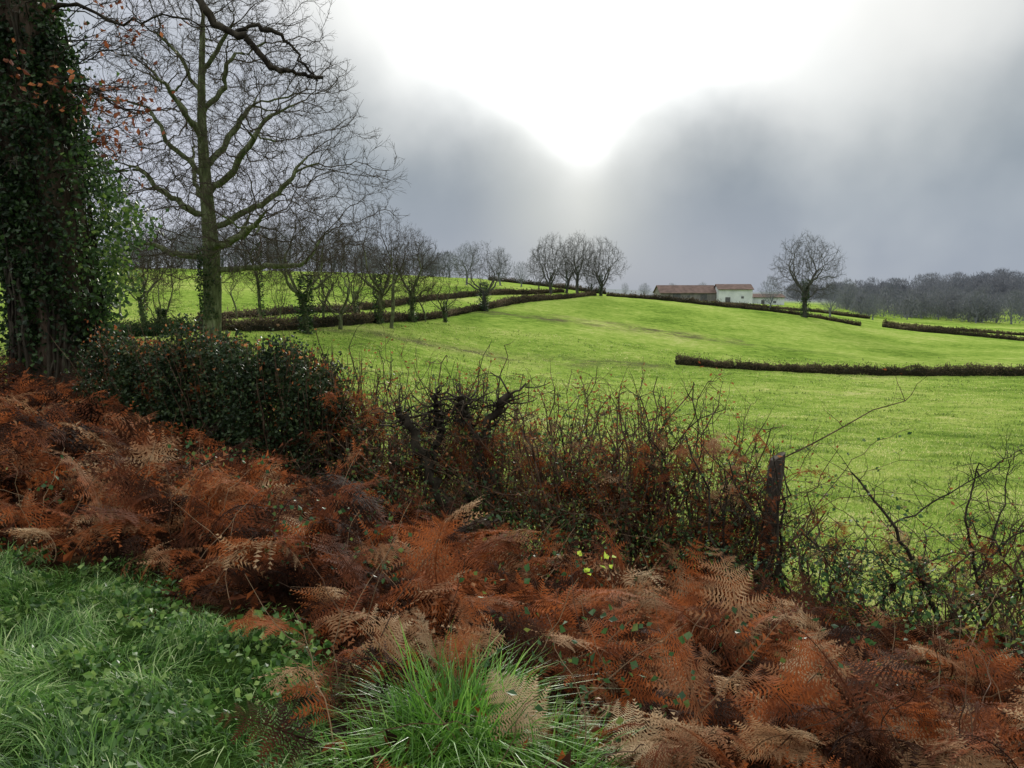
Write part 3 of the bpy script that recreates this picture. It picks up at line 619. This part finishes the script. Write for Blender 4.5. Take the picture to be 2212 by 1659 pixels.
# ------------------------------------------------------------------ hedge shrubs along the fence
def shrub(name, x, y, hh, n, spread, label, seed, lean=(0, 0), thick=.012, leafn=60, dead=60, mat=M_hedgestem, twn=5):
    rg = np.random.default_rng(seed); z = h1(x, y); tb = []; lp = []
    for k in range(n):
        bx, by = rg.normal(0, spread*.55, 2); L = hh*rg.uniform(.45, 1.1); wild = 2.0 if k % 3 == 0 else .5
        top = np.array([bx+rg.normal(0, spread)*wild+lean[0]*L, by+rg.normal(0, spread*.5)+lean[1]*L, L])
        m = 12; w = wobble((bx, by, -.1), top, m, .13, rg, .15*(wild > 1)); r0 = thick*rg.uniform(.35, 1.25)**1.6; tb.append(polytube(w, np.linspace(r0, r0*.3, m), 5)); lp.append(w[4:])
        for j in range(3, m):
            for _ in range(rg.integers(0, twn)):
                d = norm(rg.normal(0, .8, 3)+[0, 0, .5]); l = rg.uniform(.06, .34); w2 = wobble(w[j], w[j]+d*l, 5, .03, rg); tb.append(polytube(w2, np.linspace(max(r0*.3, .002), .001, 5), 3)); lp.append(w2[1:])
                if rg.uniform() < .5:
                    d2 = norm(d+rg.normal(0, .8, 3)); w3 = wobble(w2[2], w2[2]+d2*l*.6, 4, .015, rg); tb.append(polytube(w3, np.linspace(.0017, .0009, 4), 3)); lp.append(w3[1:])
    lp = np.concatenate(lp); e = place_empty(name, x, y, z, label, "shrub", "shrubs of the thin roadside hedge")
    v = merge(tb); link(bpy.data.objects.new("stems", build("stems", [(v[0], v[1], None, None, 0)], [mat])), e)
    parts = []
    if leafn:
        C = lp[rg.integers(0, len(lp), leafn)]; C = C[C[:, 2] < hh*.9]; v, f = leaves(C, rg.uniform(.025, .05, len(C)), rg, .36); parts.append((v, f, None, np.repeat(rg.uniform(0, 1, len(C)), 4), 0))
    if dead:
        C = lp[rg.integers(0, len(lp), dead)]; v, f = leaves(C+rg.normal(0, .02, C.shape), rg.uniform(.02, .05, len(C)), rg, .25); parts.append((v, f, None, np.repeat(rg.uniform(0, 1, len(C)), 4), 1))
    if parts: link(bpy.data.objects.new("leaves", build("leaves", parts, [M_bramble, M_rust])), e)
    return e
rg = np.random.default_rng(91)
xs = np.concatenate([np.linspace(-1.95, 2.05, 26), np.linspace(2.3, 3.1, 4), np.linspace(3.3, 4.9, 7)])
for k, x in enumerate(xs):
    y = float(hedge_line(x))+rg.normal(0, .17)
    hh = np.interp(x, [-2, -1.2, .2, 1.4, 2.0, 2.3, 3.0, 3.3, 4, 5], [1.75, 1.75, 1.65, 1.6, 1.4, .9, .8, 1.0, 1.25, 1.1])*rg.uniform(.8, 1.1)
    dense = x < 2.2
    shrub("hedge_shrub", x, y, hh, 23 if dense else 9, .34, "leafless tangled hedge shrub on the wire fence" if dense else "sparse brambly shrub on the wire fence", 200+k, lean=(rg.normal(0, .15), 0), thick=.012, leafn=300 if dense else 110, dead=430 if dense else 110, twn=4 if dense else 3, mat=M_dark if k % 4 == 1 else M_hedgestem)
rg = np.random.default_rng(15)
hx, hy = -.50, 7.3; hz = h1(hx, hy); tb = []
def gnarl(pts, r0, r1, n=22, amp=.018):
    q = refine(np.array(pts, float), n, amp); tb.append(polytube(q, np.linspace(r0, r1, n)*(1+.12*rg.normal(0, 1, n)), 8)); return q
a = gnarl([(0,0,-.1),(-.12,0,.35),(-.3,0,.75),(-.45,0,1.1),(-.58,.0,1.35)], .08, .035)
a2 = gnarl([(-.3,0,.75),(-.2,.1,1.1),(-.26,.1,1.45)], .035, .022)
b = gnarl([(.32,.1,-.1),(.3,.1,.45),(.2,.1,.9),(.28,.05,1.25),(.48,0,1.5)], .058, .03)
c_ = gnarl([(.2,.1,.9),(.08,.1,1.2),(.0,.1,1.45)], .035, .02)
d_ = gnarl([(0,0,0),(.05,0,.45),(.18,.05,.85)], .035, .025)
for q in (a, a2, b, c_):
    for j in range(11, len(q)):
        for _ in range(3):
            d = norm(rg.normal(0, 1, 3)*[1.6, .8, .5]+[0, 0, .25]); l = rg.uniform(.12, .5)*(1 if j > 15 else .5); w = wobble(q[j], q[j]+d*l, 8, .08, rg); tb.append(polytube(w, np.linspace(.012, .003, 8), 4))
            for i in range(2, 8, 2):
                w2 = wobble(w[i], w[i]+norm(d+rg.normal(0, .9, 3)+[0, 0, .4])*rg.uniform(.05, .16), 4, .02, rg); tb.append(polytube(w2, np.linspace(.005, .0015, 4), 3))
e = place_empty("hawthorn_shrub", hx, hy, hz, "old gnarled hawthorn with leaning trunks and twiggy top", "shrub")
v = merge(tb); link(bpy.data.objects.new("stems", build("stems", [(v[0], v[1], None, None, 0)], [M_dark], True)), e)
rg = np.random.default_rng(16)
sx, sy = 3.35, 5.75; sz = h1(sx, sy); tb = []
for pts, r0 in ((((.1,0,-.1),(-.15,0,.45),(-.42,0,.9),(-.72,.1,1.3)), .022), (((.35,0,-.1),(.25,0,.5),(.12,0,1.0),(.2,0,1.4)), .015), (((.1,0,0),(.35,.1,.5),(.45,.1,.9),(.5,.1,1.35)), .012),
                (((-.45,0,.9),(-.1,0,1.1),(.3,0,1.35),(.5,0,1.5)), .008), (((.2,0,.5),(.6,0,.9),(1.1,0,1.2)), .010), (((-.15,0,.45),(-.6,0,.7),(-1.1,0,.75)), .007), (((.0,0,0),(-.5,0,.4),(-1.2,0,.9),(-1.7,.1,1.0)), .006), (((.3,0,.2),(.8,0,.6),(1.0,0,1.3)), .011)):
    q = refine(np.array(pts, float), 18, .008); tb.append(polytube(q, np.linspace(r0, r0*.3, 18), 6))
    for j in range(4, 18):
        for _ in range(3):
            d = norm(rg.normal(0, 1, 3)+[0, 0, .4]); l = rg.uniform(.08, .35); w = wobble(q[j], q[j]+d*l, 6, .03, rg); tb.append(polytube(w, np.linspace(.003, .001, 6), 4))
            w2 = wobble(w[3], w[3]+norm(d+rg.normal(0, 1, 3))*l*.5, 4, .02, rg); tb.append(polytube(w2, np.linspace(.002, .0009, 4), 3))
e = place_empty("straggly_shrub", sx, sy, sz, "straggly bare shrub with long slanting branches", "shrub")
v = merge(tb); link(bpy.data.objects.new("stems", build("stems", [(v[0], v[1], None, None, 0)], [M_dark])), e)
rg = np.random.default_rng(17)
for k in range(30):
    x = rg.uniform(-1.8, 4.3); y = float(hedge_line(x))-rg.uniform(.1, .6); z = h1(x, y); L = rg.uniform(.8, 1.9); s = rg.choice([-1, 1])
    w = wobble((0, 0, 0), (s*L, rg.normal(0, .3), rg.uniform(.3, 1.4)), 20, .06, rg, rg.uniform(.1, .4)); C = w[rg.integers(3, 20, 26)]+rg.normal(0, .03, (26, 3))
    v, f = polytube(w, np.linspace(.005, .002, 20), 4); lv, lf = leaves(C, rg.uniform(.025, .05, 26), rg, .4)
    o = link(bpy.data.objects.new("bramble_cane", build("bramble_cane", [(v, f, None, .5, 0), (lv, lf, None, np.repeat(rg.uniform(0, 1, 26), 4), 1)], [M_hedgestem, M_bramble]))); o.location = (x, y, z)
    tag(o, "arching bramble cane with a few green leaves", "bramble", group="bramble canes in the hedge")

# ------------------------------------------------------------------ bracken
def frond(seed, npairs, npin, th1, curl, wid=.36, th0=.15, gap=.06, flut=.25):
    rg = np.random.default_rng(seed); n = 40; t = np.linspace(0, 1, n); th = th0+th1*t**1.2 + .18*np.sin(t*7+seed)
    dl = 1/(n-1); pos = np.zeros((n, 3)); side = .5*np.sin(t*3+seed)
    tan = np.stack([np.sin(side)*np.sin(th), np.cos(side)*np.sin(th), np.cos(th)], -1); pos[1:] = np.cumsum(tan[:-1]*dl, 0)
    V, F = polytube(pos, np.linspace(.008, .002, n), 3); Vq = V; Fq = F; vs, ts = [], []; off = 0
    for i in range(npairs):
        tt = .3+.7*(i/npairs)**.92; q = tt*(n-1); j = min(int(q), n-2); p = pos[j]*(1-(q-j))+pos[j+1]*(q-j); T = norm(tan[j]); lat0 = norm(np.cross(T, [0, 0, 1.])+1e-6); N = np.cross(lat0, T)
        f = (tt-.3)/.7; L = wid*(1-f)**.8*(.55+.45*min(1, f/.12))*rg.uniform(.75, 1.1)+.012
        for s in (-1, 1):
            if rg.uniform() < gap: continue
            ang = 1.12+rg.normal(0, .08+curl*.4); d = norm(lat0*s*math.sin(ang)+T*math.cos(ang)+rg.normal(0, curl*.3, 3)); cd = rg.normal(0, curl, 3)+np.array([0, 0, -curl*1.3])
            m = npin; ss = np.linspace(0, 1, m+1)[:, None]; ax = p+d*L*ss+cd*L*.8*ss**2
            pw = norm(np.cross(N, d)); wn = norm(N+rg.normal(0, curl, 3))
            for k in range(m):
                a = ax[k]; b = ax[k+1]; pl = L*.25*(1-k/m)**.75+.004; mid = (a*.5+b*.5)
                for s2 in (-1, 1):
                    tip = mid+(pw*s2+d*.4)*pl+wn*pl*rg.normal(0, flut)*(1+curl); vs += [a, b*.55+a*.45, tip]; ts.append((off, off+1, off+2)); off += 3
            vs += [ax[0]-T*.002, ax[0]+T*.002, ax[-1]]; ts.append((off, off+1, off+2)); off += 3
    return Vq, Fq, np.array(vs), np.array(ts)
near_t = [frond(300+k, 15, 10, 1.5+.27*k, .08+.08*k, .38-.015*k, gap=.04+.035*k, flut=.18) for k in range(8)]
far_t = [frond(400+k, 13, 7, 1.4+.28*k, .18+.09*k, .36, gap=.1, flut=.2) for k in range(7)]
def scatter_fronds(pts, sizes, temps, rg, rv, lift=None):
    parts = []; k = rg.integers(0, len(temps), len(pts)); z = H(pts[:, 0], pts[:, 1])
    if lift is not None: z = z+lift
    for j, (Vq, Fq, vs, ts) in enumerate(temps):
        I = np.where(k == j)[0]
        if not len(I): continue
        yaw = rg.uniform(0, 2*math.pi, len(I)); ti = rg.normal(0, .45, len(I)); ro = rg.normal(0, .45, len(I))
        cy, sy_ = np.cos(yaw), np.sin(yaw); ct, st = np.cos(ti), np.sin(ti); cr, sr = np.cos(ro), np.sin(ro); o, i1 = np.zeros_like(cy), np.ones_like(cy)
        Rz = np.stack([cy, -sy_, o, sy_, cy, o, o, o, i1], -1).reshape(-1, 3, 3); Rx = np.stack([i1, o, o, o, ct, -st, o, st, ct], -1).reshape(-1, 3, 3); Ry = np.stack([cr, o, sr, o, i1, o, -sr, o, cr], -1).reshape(-1, 3, 3)
        M = Rz @ Rx @ Ry; M = M*sizes[I][:, None, None]; base_ = np.stack([pts[I, 0], pts[I, 1], z[I]], -1)
        for V0, F0, kk in ((Vq, Fq, 4), (vs, ts, 3)):
            V = np.einsum('nij,mj->nmi', M, V0)+base_[:, None]; F = F0[None]+(np.arange(len(I))*len(V0))[:, None, None]
            R_ = np.repeat(np.clip(rv[I], 0, 1), len(V0))+np.tile(np.random.default_rng(j).normal(0, .03, len(V0)), len(I))
            parts.append((V.reshape(-1, 3), F.reshape(-1, 4) if kk == 4 else None, F.reshape(-1, 3) if kk == 3 else None, R_, 0))
    return parts
rg = np.random.default_rng(101)
def mound(x, y): return .5+.5*np.sin(x*2.3+1.7*np.sin(y*1.9+.5))*np.sin(y*2.6+1.3*np.sin(x*1.7))
def in_bracken(x, y):
    hl = hedge_line(x); m = (y < hl+.2) & (y > 2.1) & (np.abs(x) < .74*y+.6)
    v = verge_w(x, y) > .35
    tuft = (np.abs(x+.15) < .42) & (y < 2.85)
    hol = (x < -1.9) & (y > hl-.9) & (x > -5.2)
    trunk = np.hypot(x-ix, y-iy) < .75
    right = (x > 1.9) & (y > hl-1.0+.5*sstep(x, 3, 4.5)) & (rg.uniform(0, 1, len(x)) < .8)
    return m & ~v & ~tuft & ~hol & ~trunk & ~right
x = rg.uniform(-8.5, 5.5, 60000); y = rg.uniform(2.1, 12.5, 60000); m = in_bracken(x, y); x = x[m]; y = y[m]
w = rg.uniform(0, 1, len(x)) < np.clip(3.2/y, 0, 1)**.7*(.2+.8*mound(x, y)); x = x[w]; y = y[w]
nsel = 2000; x = x[:nsel]; y = y[:nsel]; print("bracken", len(x))
hl = hedge_line(x); dh = hl-y
size = rg.uniform(.45, 1.05, len(x))*np.interp(y, [2.2, 3.5, 6, 10], [.58, .8, .9, .95])*(.64+.55*mound(x, y))*np.where(x < -5.3, 1.3, 1)
size *= np.where(x > -5.2, .5+.5*sstep(dh, .3, 2.3), 1)
size = np.where(x > 1.8, size*.85, size)
rv = np.clip(rg.beta(1.1, 1.5, len(x))*.95+np.where((x < -.5) & (y > 3.6), -.05, .02), 0, np.where(y > 4.5, .68, .95))
nr_ = y < 4.8; P2 = np.stack([x, y], -1)
parts = scatter_fronds(P2[nr_], size[nr_], near_t, rg, rv[nr_]) + scatter_fronds(P2[~nr_], size[~nr_], far_t, rg, rv[~nr_])
k = 420; x = rg.uniform(-2.2, 2.1, k); y = hedge_line(x)-rg.uniform(-.25, .5, k); lift = rg.uniform(.15, 1.15, k); m = ~((np.abs(x+.5) < .5) & (lift < .7) & (y < 7.4)); 
parts += scatter_fronds(np.stack([x, y], -1)[m], rg.uniform(.2, .48, k)[m], far_t, rg, rg.uniform(.2, .75, k)[m], lift[m])
k = 60; x = rg.uniform(-4.8, -1.7, k); y = hedge_line(x)-rg.uniform(.1, .95, k); lift = rg.uniform(.5, 1.35, k)
parts += scatter_fronds(np.stack([x, y], -1), rg.uniform(.25, .5, k), far_t, rg, rg.uniform(.25, .6, k), lift)
k = 80; x = rg.uniform(2.3, 4.8, k); y = hedge_line(x)-rg.uniform(-.2, .4, k); lift = rg.uniform(.05, .65, k)
parts += scatter_fronds(np.stack([x, y], -1), rg.uniform(.2, .42, k), far_t, rg, rg.uniform(.1, .8, k), lift)
n = 30000; lx = rg.uniform(-8, 5.5, n); ly = rg.uniform(2.1, 11, n); m = (ly < hedge_line(lx)+.1) & (verge_w(lx, ly) < .5); lx, ly = lx[m], ly[m]
C = np.stack([lx, ly, H(lx, ly)+rg.uniform(0, .12, len(lx))], -1); v, f = leaves(C, rg.uniform(.04, .12, len(C)), rg, .2); parts.append((v, f, None, np.repeat(rg.uniform(0, .5, len(C)), 4), 0))
sb = []
for k in range(600):
    y = rg.uniform(2.3, 8.5); x = rg.uniform(-.72, .72)*y
    if y > float(hedge_line(x)) or verge_w(np.array([x]), np.array([y]))[0] > .4: continue
    z = h1(x, y); a = rg.uniform(0, 6.28); L = rg.uniform(.15, .5); hgt = rg.uniform(.05, .6)
    p0 = np.array([x, y, z+rg.uniform(0, .2)]); p1 = p0+[L*math.cos(a), L*math.sin(a), hgt]; sb.append(polytube(wobble(p0, p1, 9, .03, rg, rg.uniform(0, .04)), np.linspace(.0028, .0012, 9), 3))
sv = merge(sb); parts.append((sv[0], sv[1], None, rg.uniform(0, 1, len(sv[0])//27).repeat(27), 1))
tag(link(bpy.data.objects.new("bracken", build("bracken", parts, [M_brack, M_stalk]))), "thick bank of dead russet bracken below the fence", "bracken", "stuff")
big_t = [frond(500+k, 20, 13, 1.5+.3*k, .08+.04*k, .40, flut=.15) for k in range(4)]
spots = [(.62,2.75,.6,.75,2.5),(.95,2.9,.65,.65,3.6),(1.3,2.6,.6,.85,-2.2),(1.75,2.8,.6,.85,2.7),(1.55,3.2,.7,.5,1.2),(.15,3.3,.7,.66,3.1),(-.05,3.9,.85,.6,3.3),(.45,2.6,.5,.85,-2.6),(.5,4.3,.95,.5,2.8),(1.1,4.4,.95,.45,2.2),(2.0,3.3,.65,.85,3.3),
         (1.5,5.2,.9,.6,2.9),(.15,2.55,.45,.8,.4),(2.3,3.9,.75,.75,2.2),(-.9,3.3,.5,.5,2.0),
         (1.1,3.5,.7,.5,3.0),(.5,3.6,.75,.7,2.6),(-.5,3.6,.7,.5,2.9),(2.4,3.1,.6,.8,2.6),(1.9,4.3,.8,.55,3.4),(.75,2.45,.5,.9,3.0),(1.1,2.5,.5,.85,2.2),(1.55,2.45,.5,.95,3.2),(1.95,2.6,.55,.9,3.0),(1.35,2.95,.6,.85,3.3)]
for k, (x, y, s, r, yaw) in enumerate(spots):
    Vq, Fq, vs, ts = big_t[k % 4]; me = build("bracken_frond", [(Vq, Fq, None, r, 0), (vs, None, ts, r, 0)], [M_brack])
    o = link(bpy.data.objects.new("bracken_frond", me)); o.location = (x, y, h1(x, y)); o.scale = (s, s, s); o.rotation_euler = (rg.normal(0, .15), rg.normal(0, .2), yaw)
    tag(o, "dead bracken frond arching above the tangle", "fern", group="dead bracken fronds standing out")

# ------------------------------------------------------------------ grasses
rg = np.random.default_rng(111)
n = 120000; x = rg.uniform(-4.5, .1, n); y = rg.uniform(1.9, 5.3, n)
clf = lambda x, y: .5+.5*np.sin(x*7+2.2*np.sin(y*5))*np.sin(y*8+1.5*np.sin(x*4))
keep = (rg.uniform(0, 1, n) < verge_w(x, y)*(.12+.88*clf(x, y))) & (np.abs(x) < .74*y+.5); x, y = x[keep], y[keep]
clump = clf(x, y); n = len(x); print("blades", n)
hgt = rg.uniform(.05, .15, n)*(.4+1.15*clump); Bp = np.stack([x, y, H(x, y)-.01], -1)
yaw = 4*np.sin(x*4.1+1)*np.cos(y*3.7)+rg.normal(-1.2, .8, n)
V, Qd, T = blades(Bp, hgt, rg.uniform(.003, .008, n), rg.uniform(.3, 1.6, n), yaw, rg)
parts = [(V, Qd, T, np.repeat(np.clip(rg.beta(1.1, 1.5, n)*.95+.18*clump-.05, 0, 1), 7), 0)]
k = 20000; x = rg.uniform(-4.3, -.2, k); y = rg.uniform(2, 5, k); m = (verge_w(x, y) > .3) & (clf(x*.7+1, y*.8) > .5); x, y = x[m], y[m]
v, f = leaves(np.stack([x, y, H(x, y)+rg.uniform(.03, .12, len(x))], -1), rg.uniform(.018, .045, len(x)), rg, .4); parts.append((v, f, None, np.repeat(rg.uniform(0, 1, len(x)), 4), 1))
tag(link(bpy.data.objects.new("grass", build("grass", parts, [M_grass, M_weed]))), "lush wet grass and weeds on the roadside verge", "grass", "stuff")
def tuft(x, y, n, r, hmin, hmax, label):
    a = rg.uniform(0, 2*math.pi, n); q = rg.uniform(0, 1, n)**.6*r; bx = q*np.cos(a); by = q*np.sin(a)
    B = np.stack([bx, by, H(x+bx, y+by)-h1(x, y)-.02], -1); hh = rg.uniform(hmin, hmax, n)
    V, Qd, T = blades(B, hh, rg.uniform(.004, .008, n), rg.uniform(.2, 1.5, n), a+rg.normal(0, 1.0, n), rg)
    o = link(bpy.data.objects.new("grass_tuft", build("grass_tuft", [(V, Qd, T, np.repeat(rg.beta(1.5, 2, n), 7), 0)], [M_tuft]))); o.location = (x, y, h1(x, y)); return tag(o, label, "grass", group="green grass tufts in the bracken")
tuft(-.2, 2.6, 1000, .2, .2, .48, "tall bright green grass tuft among dead bracken")
tuft(-.4, 2.4, 450, .18, .15, .36, "tall bright green grass tuft among dead bracken")
tuft(.1, 2.45, 650, .22, .12, .34, "green grass tuft beside dead bracken")
tuft(.9, 3.7, 160, .14, .1, .3, "green grass tuft beside dead bracken")
n = 280000; D = np.exp(rg.uniform(math.log(4.6), math.log(80), n)); u = rg.uniform(-.72, .76, n); x = u*D; y = D; keep = y > hedge_line(x)-.15; x, y, D = x[keep], y[keep], D[keep]; n = len(x)
cl = np.sin(x*1.9+1.5*np.sin(y*1.3))*np.sin(y*2.3+x*.7)+.5*np.sin(x*.7+y*.4)*np.sin(y*.9)
V, Qd, T = blades(np.stack([x, y, H(x, y)-.01], -1), rg.uniform(.03, .09, n)*(1+1.1*np.maximum(cl, 0)**1.5)*(1+D*.006), np.maximum(.005, .0010*D)*rg.uniform(.7, 1.4, n), rg.uniform(.2, 1.2, n), rg.uniform(0, 6.28, n), rg)
tag(link(bpy.data.objects.new("pasture_grass", build("pasture_grass", [(V, Qd, T, np.repeat(np.clip(rg.beta(1.4, 1.6, n)*.85+.1-.22*cl, 0, 1), 7), 0)], [M_fgrass]))), "short grazed green pasture grass", "grass", "stuff")
e_l = []; C = []
w = wobble((0, 0, 0), (-.03, -.05, .42), 10, .03, rg); e_l.append(polytube(w, np.linspace(.003, .0015, 10), 4))
for j in range(7, 10):
    for s in (-1, 1):
        w2 = wobble(w[j], w[j]+np.array([s*rg.uniform(.02, .08), -.02, rg.uniform(-.03, .03)]), 3, .005, rg); e_l.append(polytube(w2, np.full(3, .001), 3)); C += [w2[-1], w2[-1]+[s*.015, -.01, .01]]
C = np.array(C); lv, lf = leaves(C, .042, rg, .32); v = merge(e_l)
o = link(bpy.data.objects.new("leaf_sprig", build("leaf_sprig", [(v[0], v[1], None, .5, 0), (lv, lf, None, .5, 1)], [M_hedgestem, M_sprig]))); o.location = (.46, 4.0, h1(.46, 4.0)+.24)
tag(o, "small sprig of bright yellow-green leaves in bracken", "plant")
n = 11000; x = rg.uniform(-3.2, 4.8, n); y = hedge_line(x)-np.abs(rg.normal(0, .7, n)); cl = np.sin(x*4.1)*np.sin(y*3.3+x*2) > -.1; x, y = x[cl], y[cl]
x3 = rg.uniform(-3, 3.5, 9000); y3 = rg.uniform(2.4, 7, 9000); m = (np.sin(x3*2.7+1)*np.sin(y3*2.9+x3) > .4) & (y3 < hedge_line(x3)) & (verge_w(x3, y3) < .7); x = np.concatenate([x, x3[m]]); y = np.concatenate([y, y3[m]]); n = len(x)
v, f = leaves(np.stack([x, y, H(x, y)+rg.uniform(.05, .6, n)], -1), rg.uniform(.018, .042, n), rg, .42)
tag(link(bpy.data.objects.new("undergrowth", build("undergrowth", [(v, f, None, np.repeat(rg.beta(1.5, 2.5, n), 4), 0)], [M_bramble]))), "dark green bramble and ivy leaves in hedge bottom", "undergrowth", "stuff")

# ------------------------------------------------------------------ sky, sun, camera
SUN_AZ, SUN_EL = math.radians(4.8), math.radians(17)
wd = bpy.data.worlds.new("World"); scene.world = wd; wd.use_nodes = True
nt = wd.node_tree; n = nt.nodes; l = nt.links; n.clear()
out = n.new("ShaderNodeOutputWorld"); sky = n.new("ShaderNodeTexSky"); sky.sky_type = 'NISHITA'; sky.sun_disc = False; sky.sun_elevation = SUN_EL; sky.sun_rotation = SUN_AZ
bg1 = n.new("ShaderNodeBackground"); bg1.inputs[1].default_value = .05; l.new(sky.outputs[0], bg1.inputs[0])
tc = n.new("ShaderNodeTexCoord"); sp = n.new("ShaderNodeSeparateXYZ"); l.new(tc.outputs["Generated"], sp.inputs[0])
def mth(op, a, b=None, c=None, clamp=False):
    k = n.new("ShaderNodeMath"); k.operation = op; k.use_clamp = clamp
    for i, v in enumerate((a, b, c)):
        if v is None: continue
        if isinstance(v, (int, float)): k.inputs[i].default_value = v
        else: l.new(v, k.inputs[i])
    return k.outputs[0]
def smooth(v, a, b):
    k = n.new("ShaderNodeMapRange"); k.interpolation_type = 'SMOOTHSTEP'; l.new(v, k.inputs[0])
    if a < b:
        k.inputs[1].default_value = a; k.inputs[2].default_value = b
    else:
        k.inputs[1].default_value = b; k.inputs[2].default_value = a; k.inputs[3].default_value = 1; k.inputs[4].default_value = 0
    return k.outputs[0]
X_, Y_, Z_ = sp.outputs; azn = mth('ARCTAN2', X_, Y_); hyp = mth('SQRT', mth('ADD', mth('MULTIPLY', X_, X_), mth('MULTIPLY', Y_, Y_))); el = mth('DIVIDE', Z_, mth('MAXIMUM', hyp, .02))
def sknoise(sc, det, ro, dist=0):
    k = n.new("ShaderNodeTexNoise"); k.inputs["Scale"].default_value = sc; k.inputs["Detail"].default_value = det; k.inputs["Roughness"].default_value = ro; k.inputs["Distortion"].default_value = dist
    l.new(tc.outputs["Generated"], k.inputs["Vector"]); return k
nz1 = sknoise(4, 4, .45); nz2 = sknoise(3.2, 4, .5); nz3 = sknoise(9, 4, .5)
cr = n.new("ShaderNodeValToRGB"); e = cr.color_ramp.elements; cr.color_ramp.interpolation = 'B_SPLINE'
l.new(mth('MULTIPLY_ADD', azn, .5/.8, .5), cr.inputs[0])
ptsw = [(-.8,.36),(-.42,.36),(-.3,.34),(-.22,.28),(-.15,.235),(-.07,.22),(0,.195),(.045,.155),(.085,.105),(.125,.155),(.19,.20),(.28,.215),(.36,.205),(.45,.205),(.55,.24),(.66,.32),(.8,.38)]
e[0].position = 0; e[0].color = (.72,.72,.72,1); e[1].position = 1; e[1].color = (.72,.72,.72,1)
for a_, w_ in ptsw[1:-1]:
    q = e.new(a_*.5/.8+.5); q.color = (w_*2, w_*2, w_*2, 1)
wb = mth('MULTIPLY', cr.outputs[0], .5)
dlt = mth('ADD', mth('ADD', mth('SUBTRACT', el, wb), mth('MULTIPLY_ADD', nz1.outputs[0], .16, -.08)), mth('MULTIPLY_ADD', nz3.outputs[0], .06, -.03))
bright = mth('ADD', mth('MULTIPLY', smooth(dlt, -.12, .06), .65), mth('MULTIPLY', smooth(dlt, -.05, .15), .35))
def crgb(c):
    k = n.new("ShaderNodeRGB"); k.outputs[0].default_value = (*c, 1); return k.outputs[0]
def mixc(f, a, b):
    k = n.new("ShaderNodeMix"); k.data_type = 'RGBA'
    if isinstance(f, (int, float)): k.inputs[0].default_value = f
    else: l.new(f, k.inputs[0])
    l.new(a, k.inputs[6]); l.new(b, k.inputs[7]); return k.outputs[2]
dark = mixc(smooth(el, .0, .2), crgb((.33,.38,.46)), crgb((.27,.32,.365)))
dark = mixc(smooth(azn, -.18, -.34), dark, crgb((.57,.60,.71)))
hazeglow = mth('MULTIPLY', smooth(mth('ABSOLUTE', mth('ADD', azn, -.08)), .16, .0), mth('MULTIPLY', smooth(el, -.04, .1), .6))
dark = mixc(hazeglow, dark, crgb((.78,.80,.74)))
dark = mixc(mth('MULTIPLY_ADD', nz3.outputs[0], 1.0, -.36, True), dark, crgb((.43,.48,.53)))
col = mixc(bright, dark, crgb((.935,.94,.915)))
col = mixc(mth('MULTIPLY', smooth(nz2.outputs[0], .5, .72), .25), col, crgb((.74,.78,.79)))
wisp = mth('MULTIPLY', smooth(nz2.outputs[0], .42, .64), .65)
sidem = mth('MULTIPLY', smooth(mth('ABSOLUTE', mth('ADD', azn, -.14)), .30, .50), smooth(el, .14, .32))
sidem = mth('MULTIPLY', sidem, smooth(el, 1.0, .6))
col = mixc(mth('MULTIPLY', wisp, sidem), col, crgb((.42,.47,.50)))
sd = Vector((math.sin(SUN_AZ)*math.cos(SUN_EL), math.cos(SUN_AZ)*math.cos(SUN_EL), math.sin(SUN_EL)))
dp = n.new("ShaderNodeVectorMath"); dp.operation = 'DOT_PRODUCT'; l.new(tc.outputs["Generated"], dp.inputs[0]); dp.inputs[1].default_value = sd
b2 = mth('MULTIPLY', bright, bright)
glow = mth('MULTIPLY', mth('POWER', mth('MAXIMUM', dp.outputs["Value"], 0), 60), b2)
zen = smooth(el, .45, 1.2)
stn = mth('ADD', mth('ADD', 1.0, mth('MULTIPLY', zen, 1.0)), mth('MULTIPLY', glow, 1.8))
bg2 = n.new("ShaderNodeBackground"); l.new(col, bg2.inputs[0]); l.new(stn, bg2.inputs[1])
ms = n.new("ShaderNodeMixShader"); ms.inputs[0].default_value = .98; l.new(bg1.outputs[0], ms.inputs[1]); l.new(bg2.outputs[0], ms.inputs[2]); l.new(ms.outputs[0], out.inputs[0])
sun = bpy.data.lights.new("sun", 'SUN'); sun.energy = 3.8; sun.angle = math.radians(7); sun.color = (1, .96, .86)
so = bpy.data.objects.new("sun", sun); link(so); so.rotation_euler = (-sd).to_track_quat('-Z', 'Y').to_euler()
cam = bpy.data.cameras.new("camera"); co = bpy.data.objects.new("camera", cam); link(co); co.location = (0, 0, EYE); co.rotation_euler = (math.radians(82.5), 0, 0)
cam.sensor_width = 36; cam.lens = 27.2; cam.clip_start = .05; cam.clip_end = 8000; scene.camera = co
scene.view_settings.view_transform = 'Standard'; scene.view_settings.look = 'None'; scene.view_settings.exposure = 0
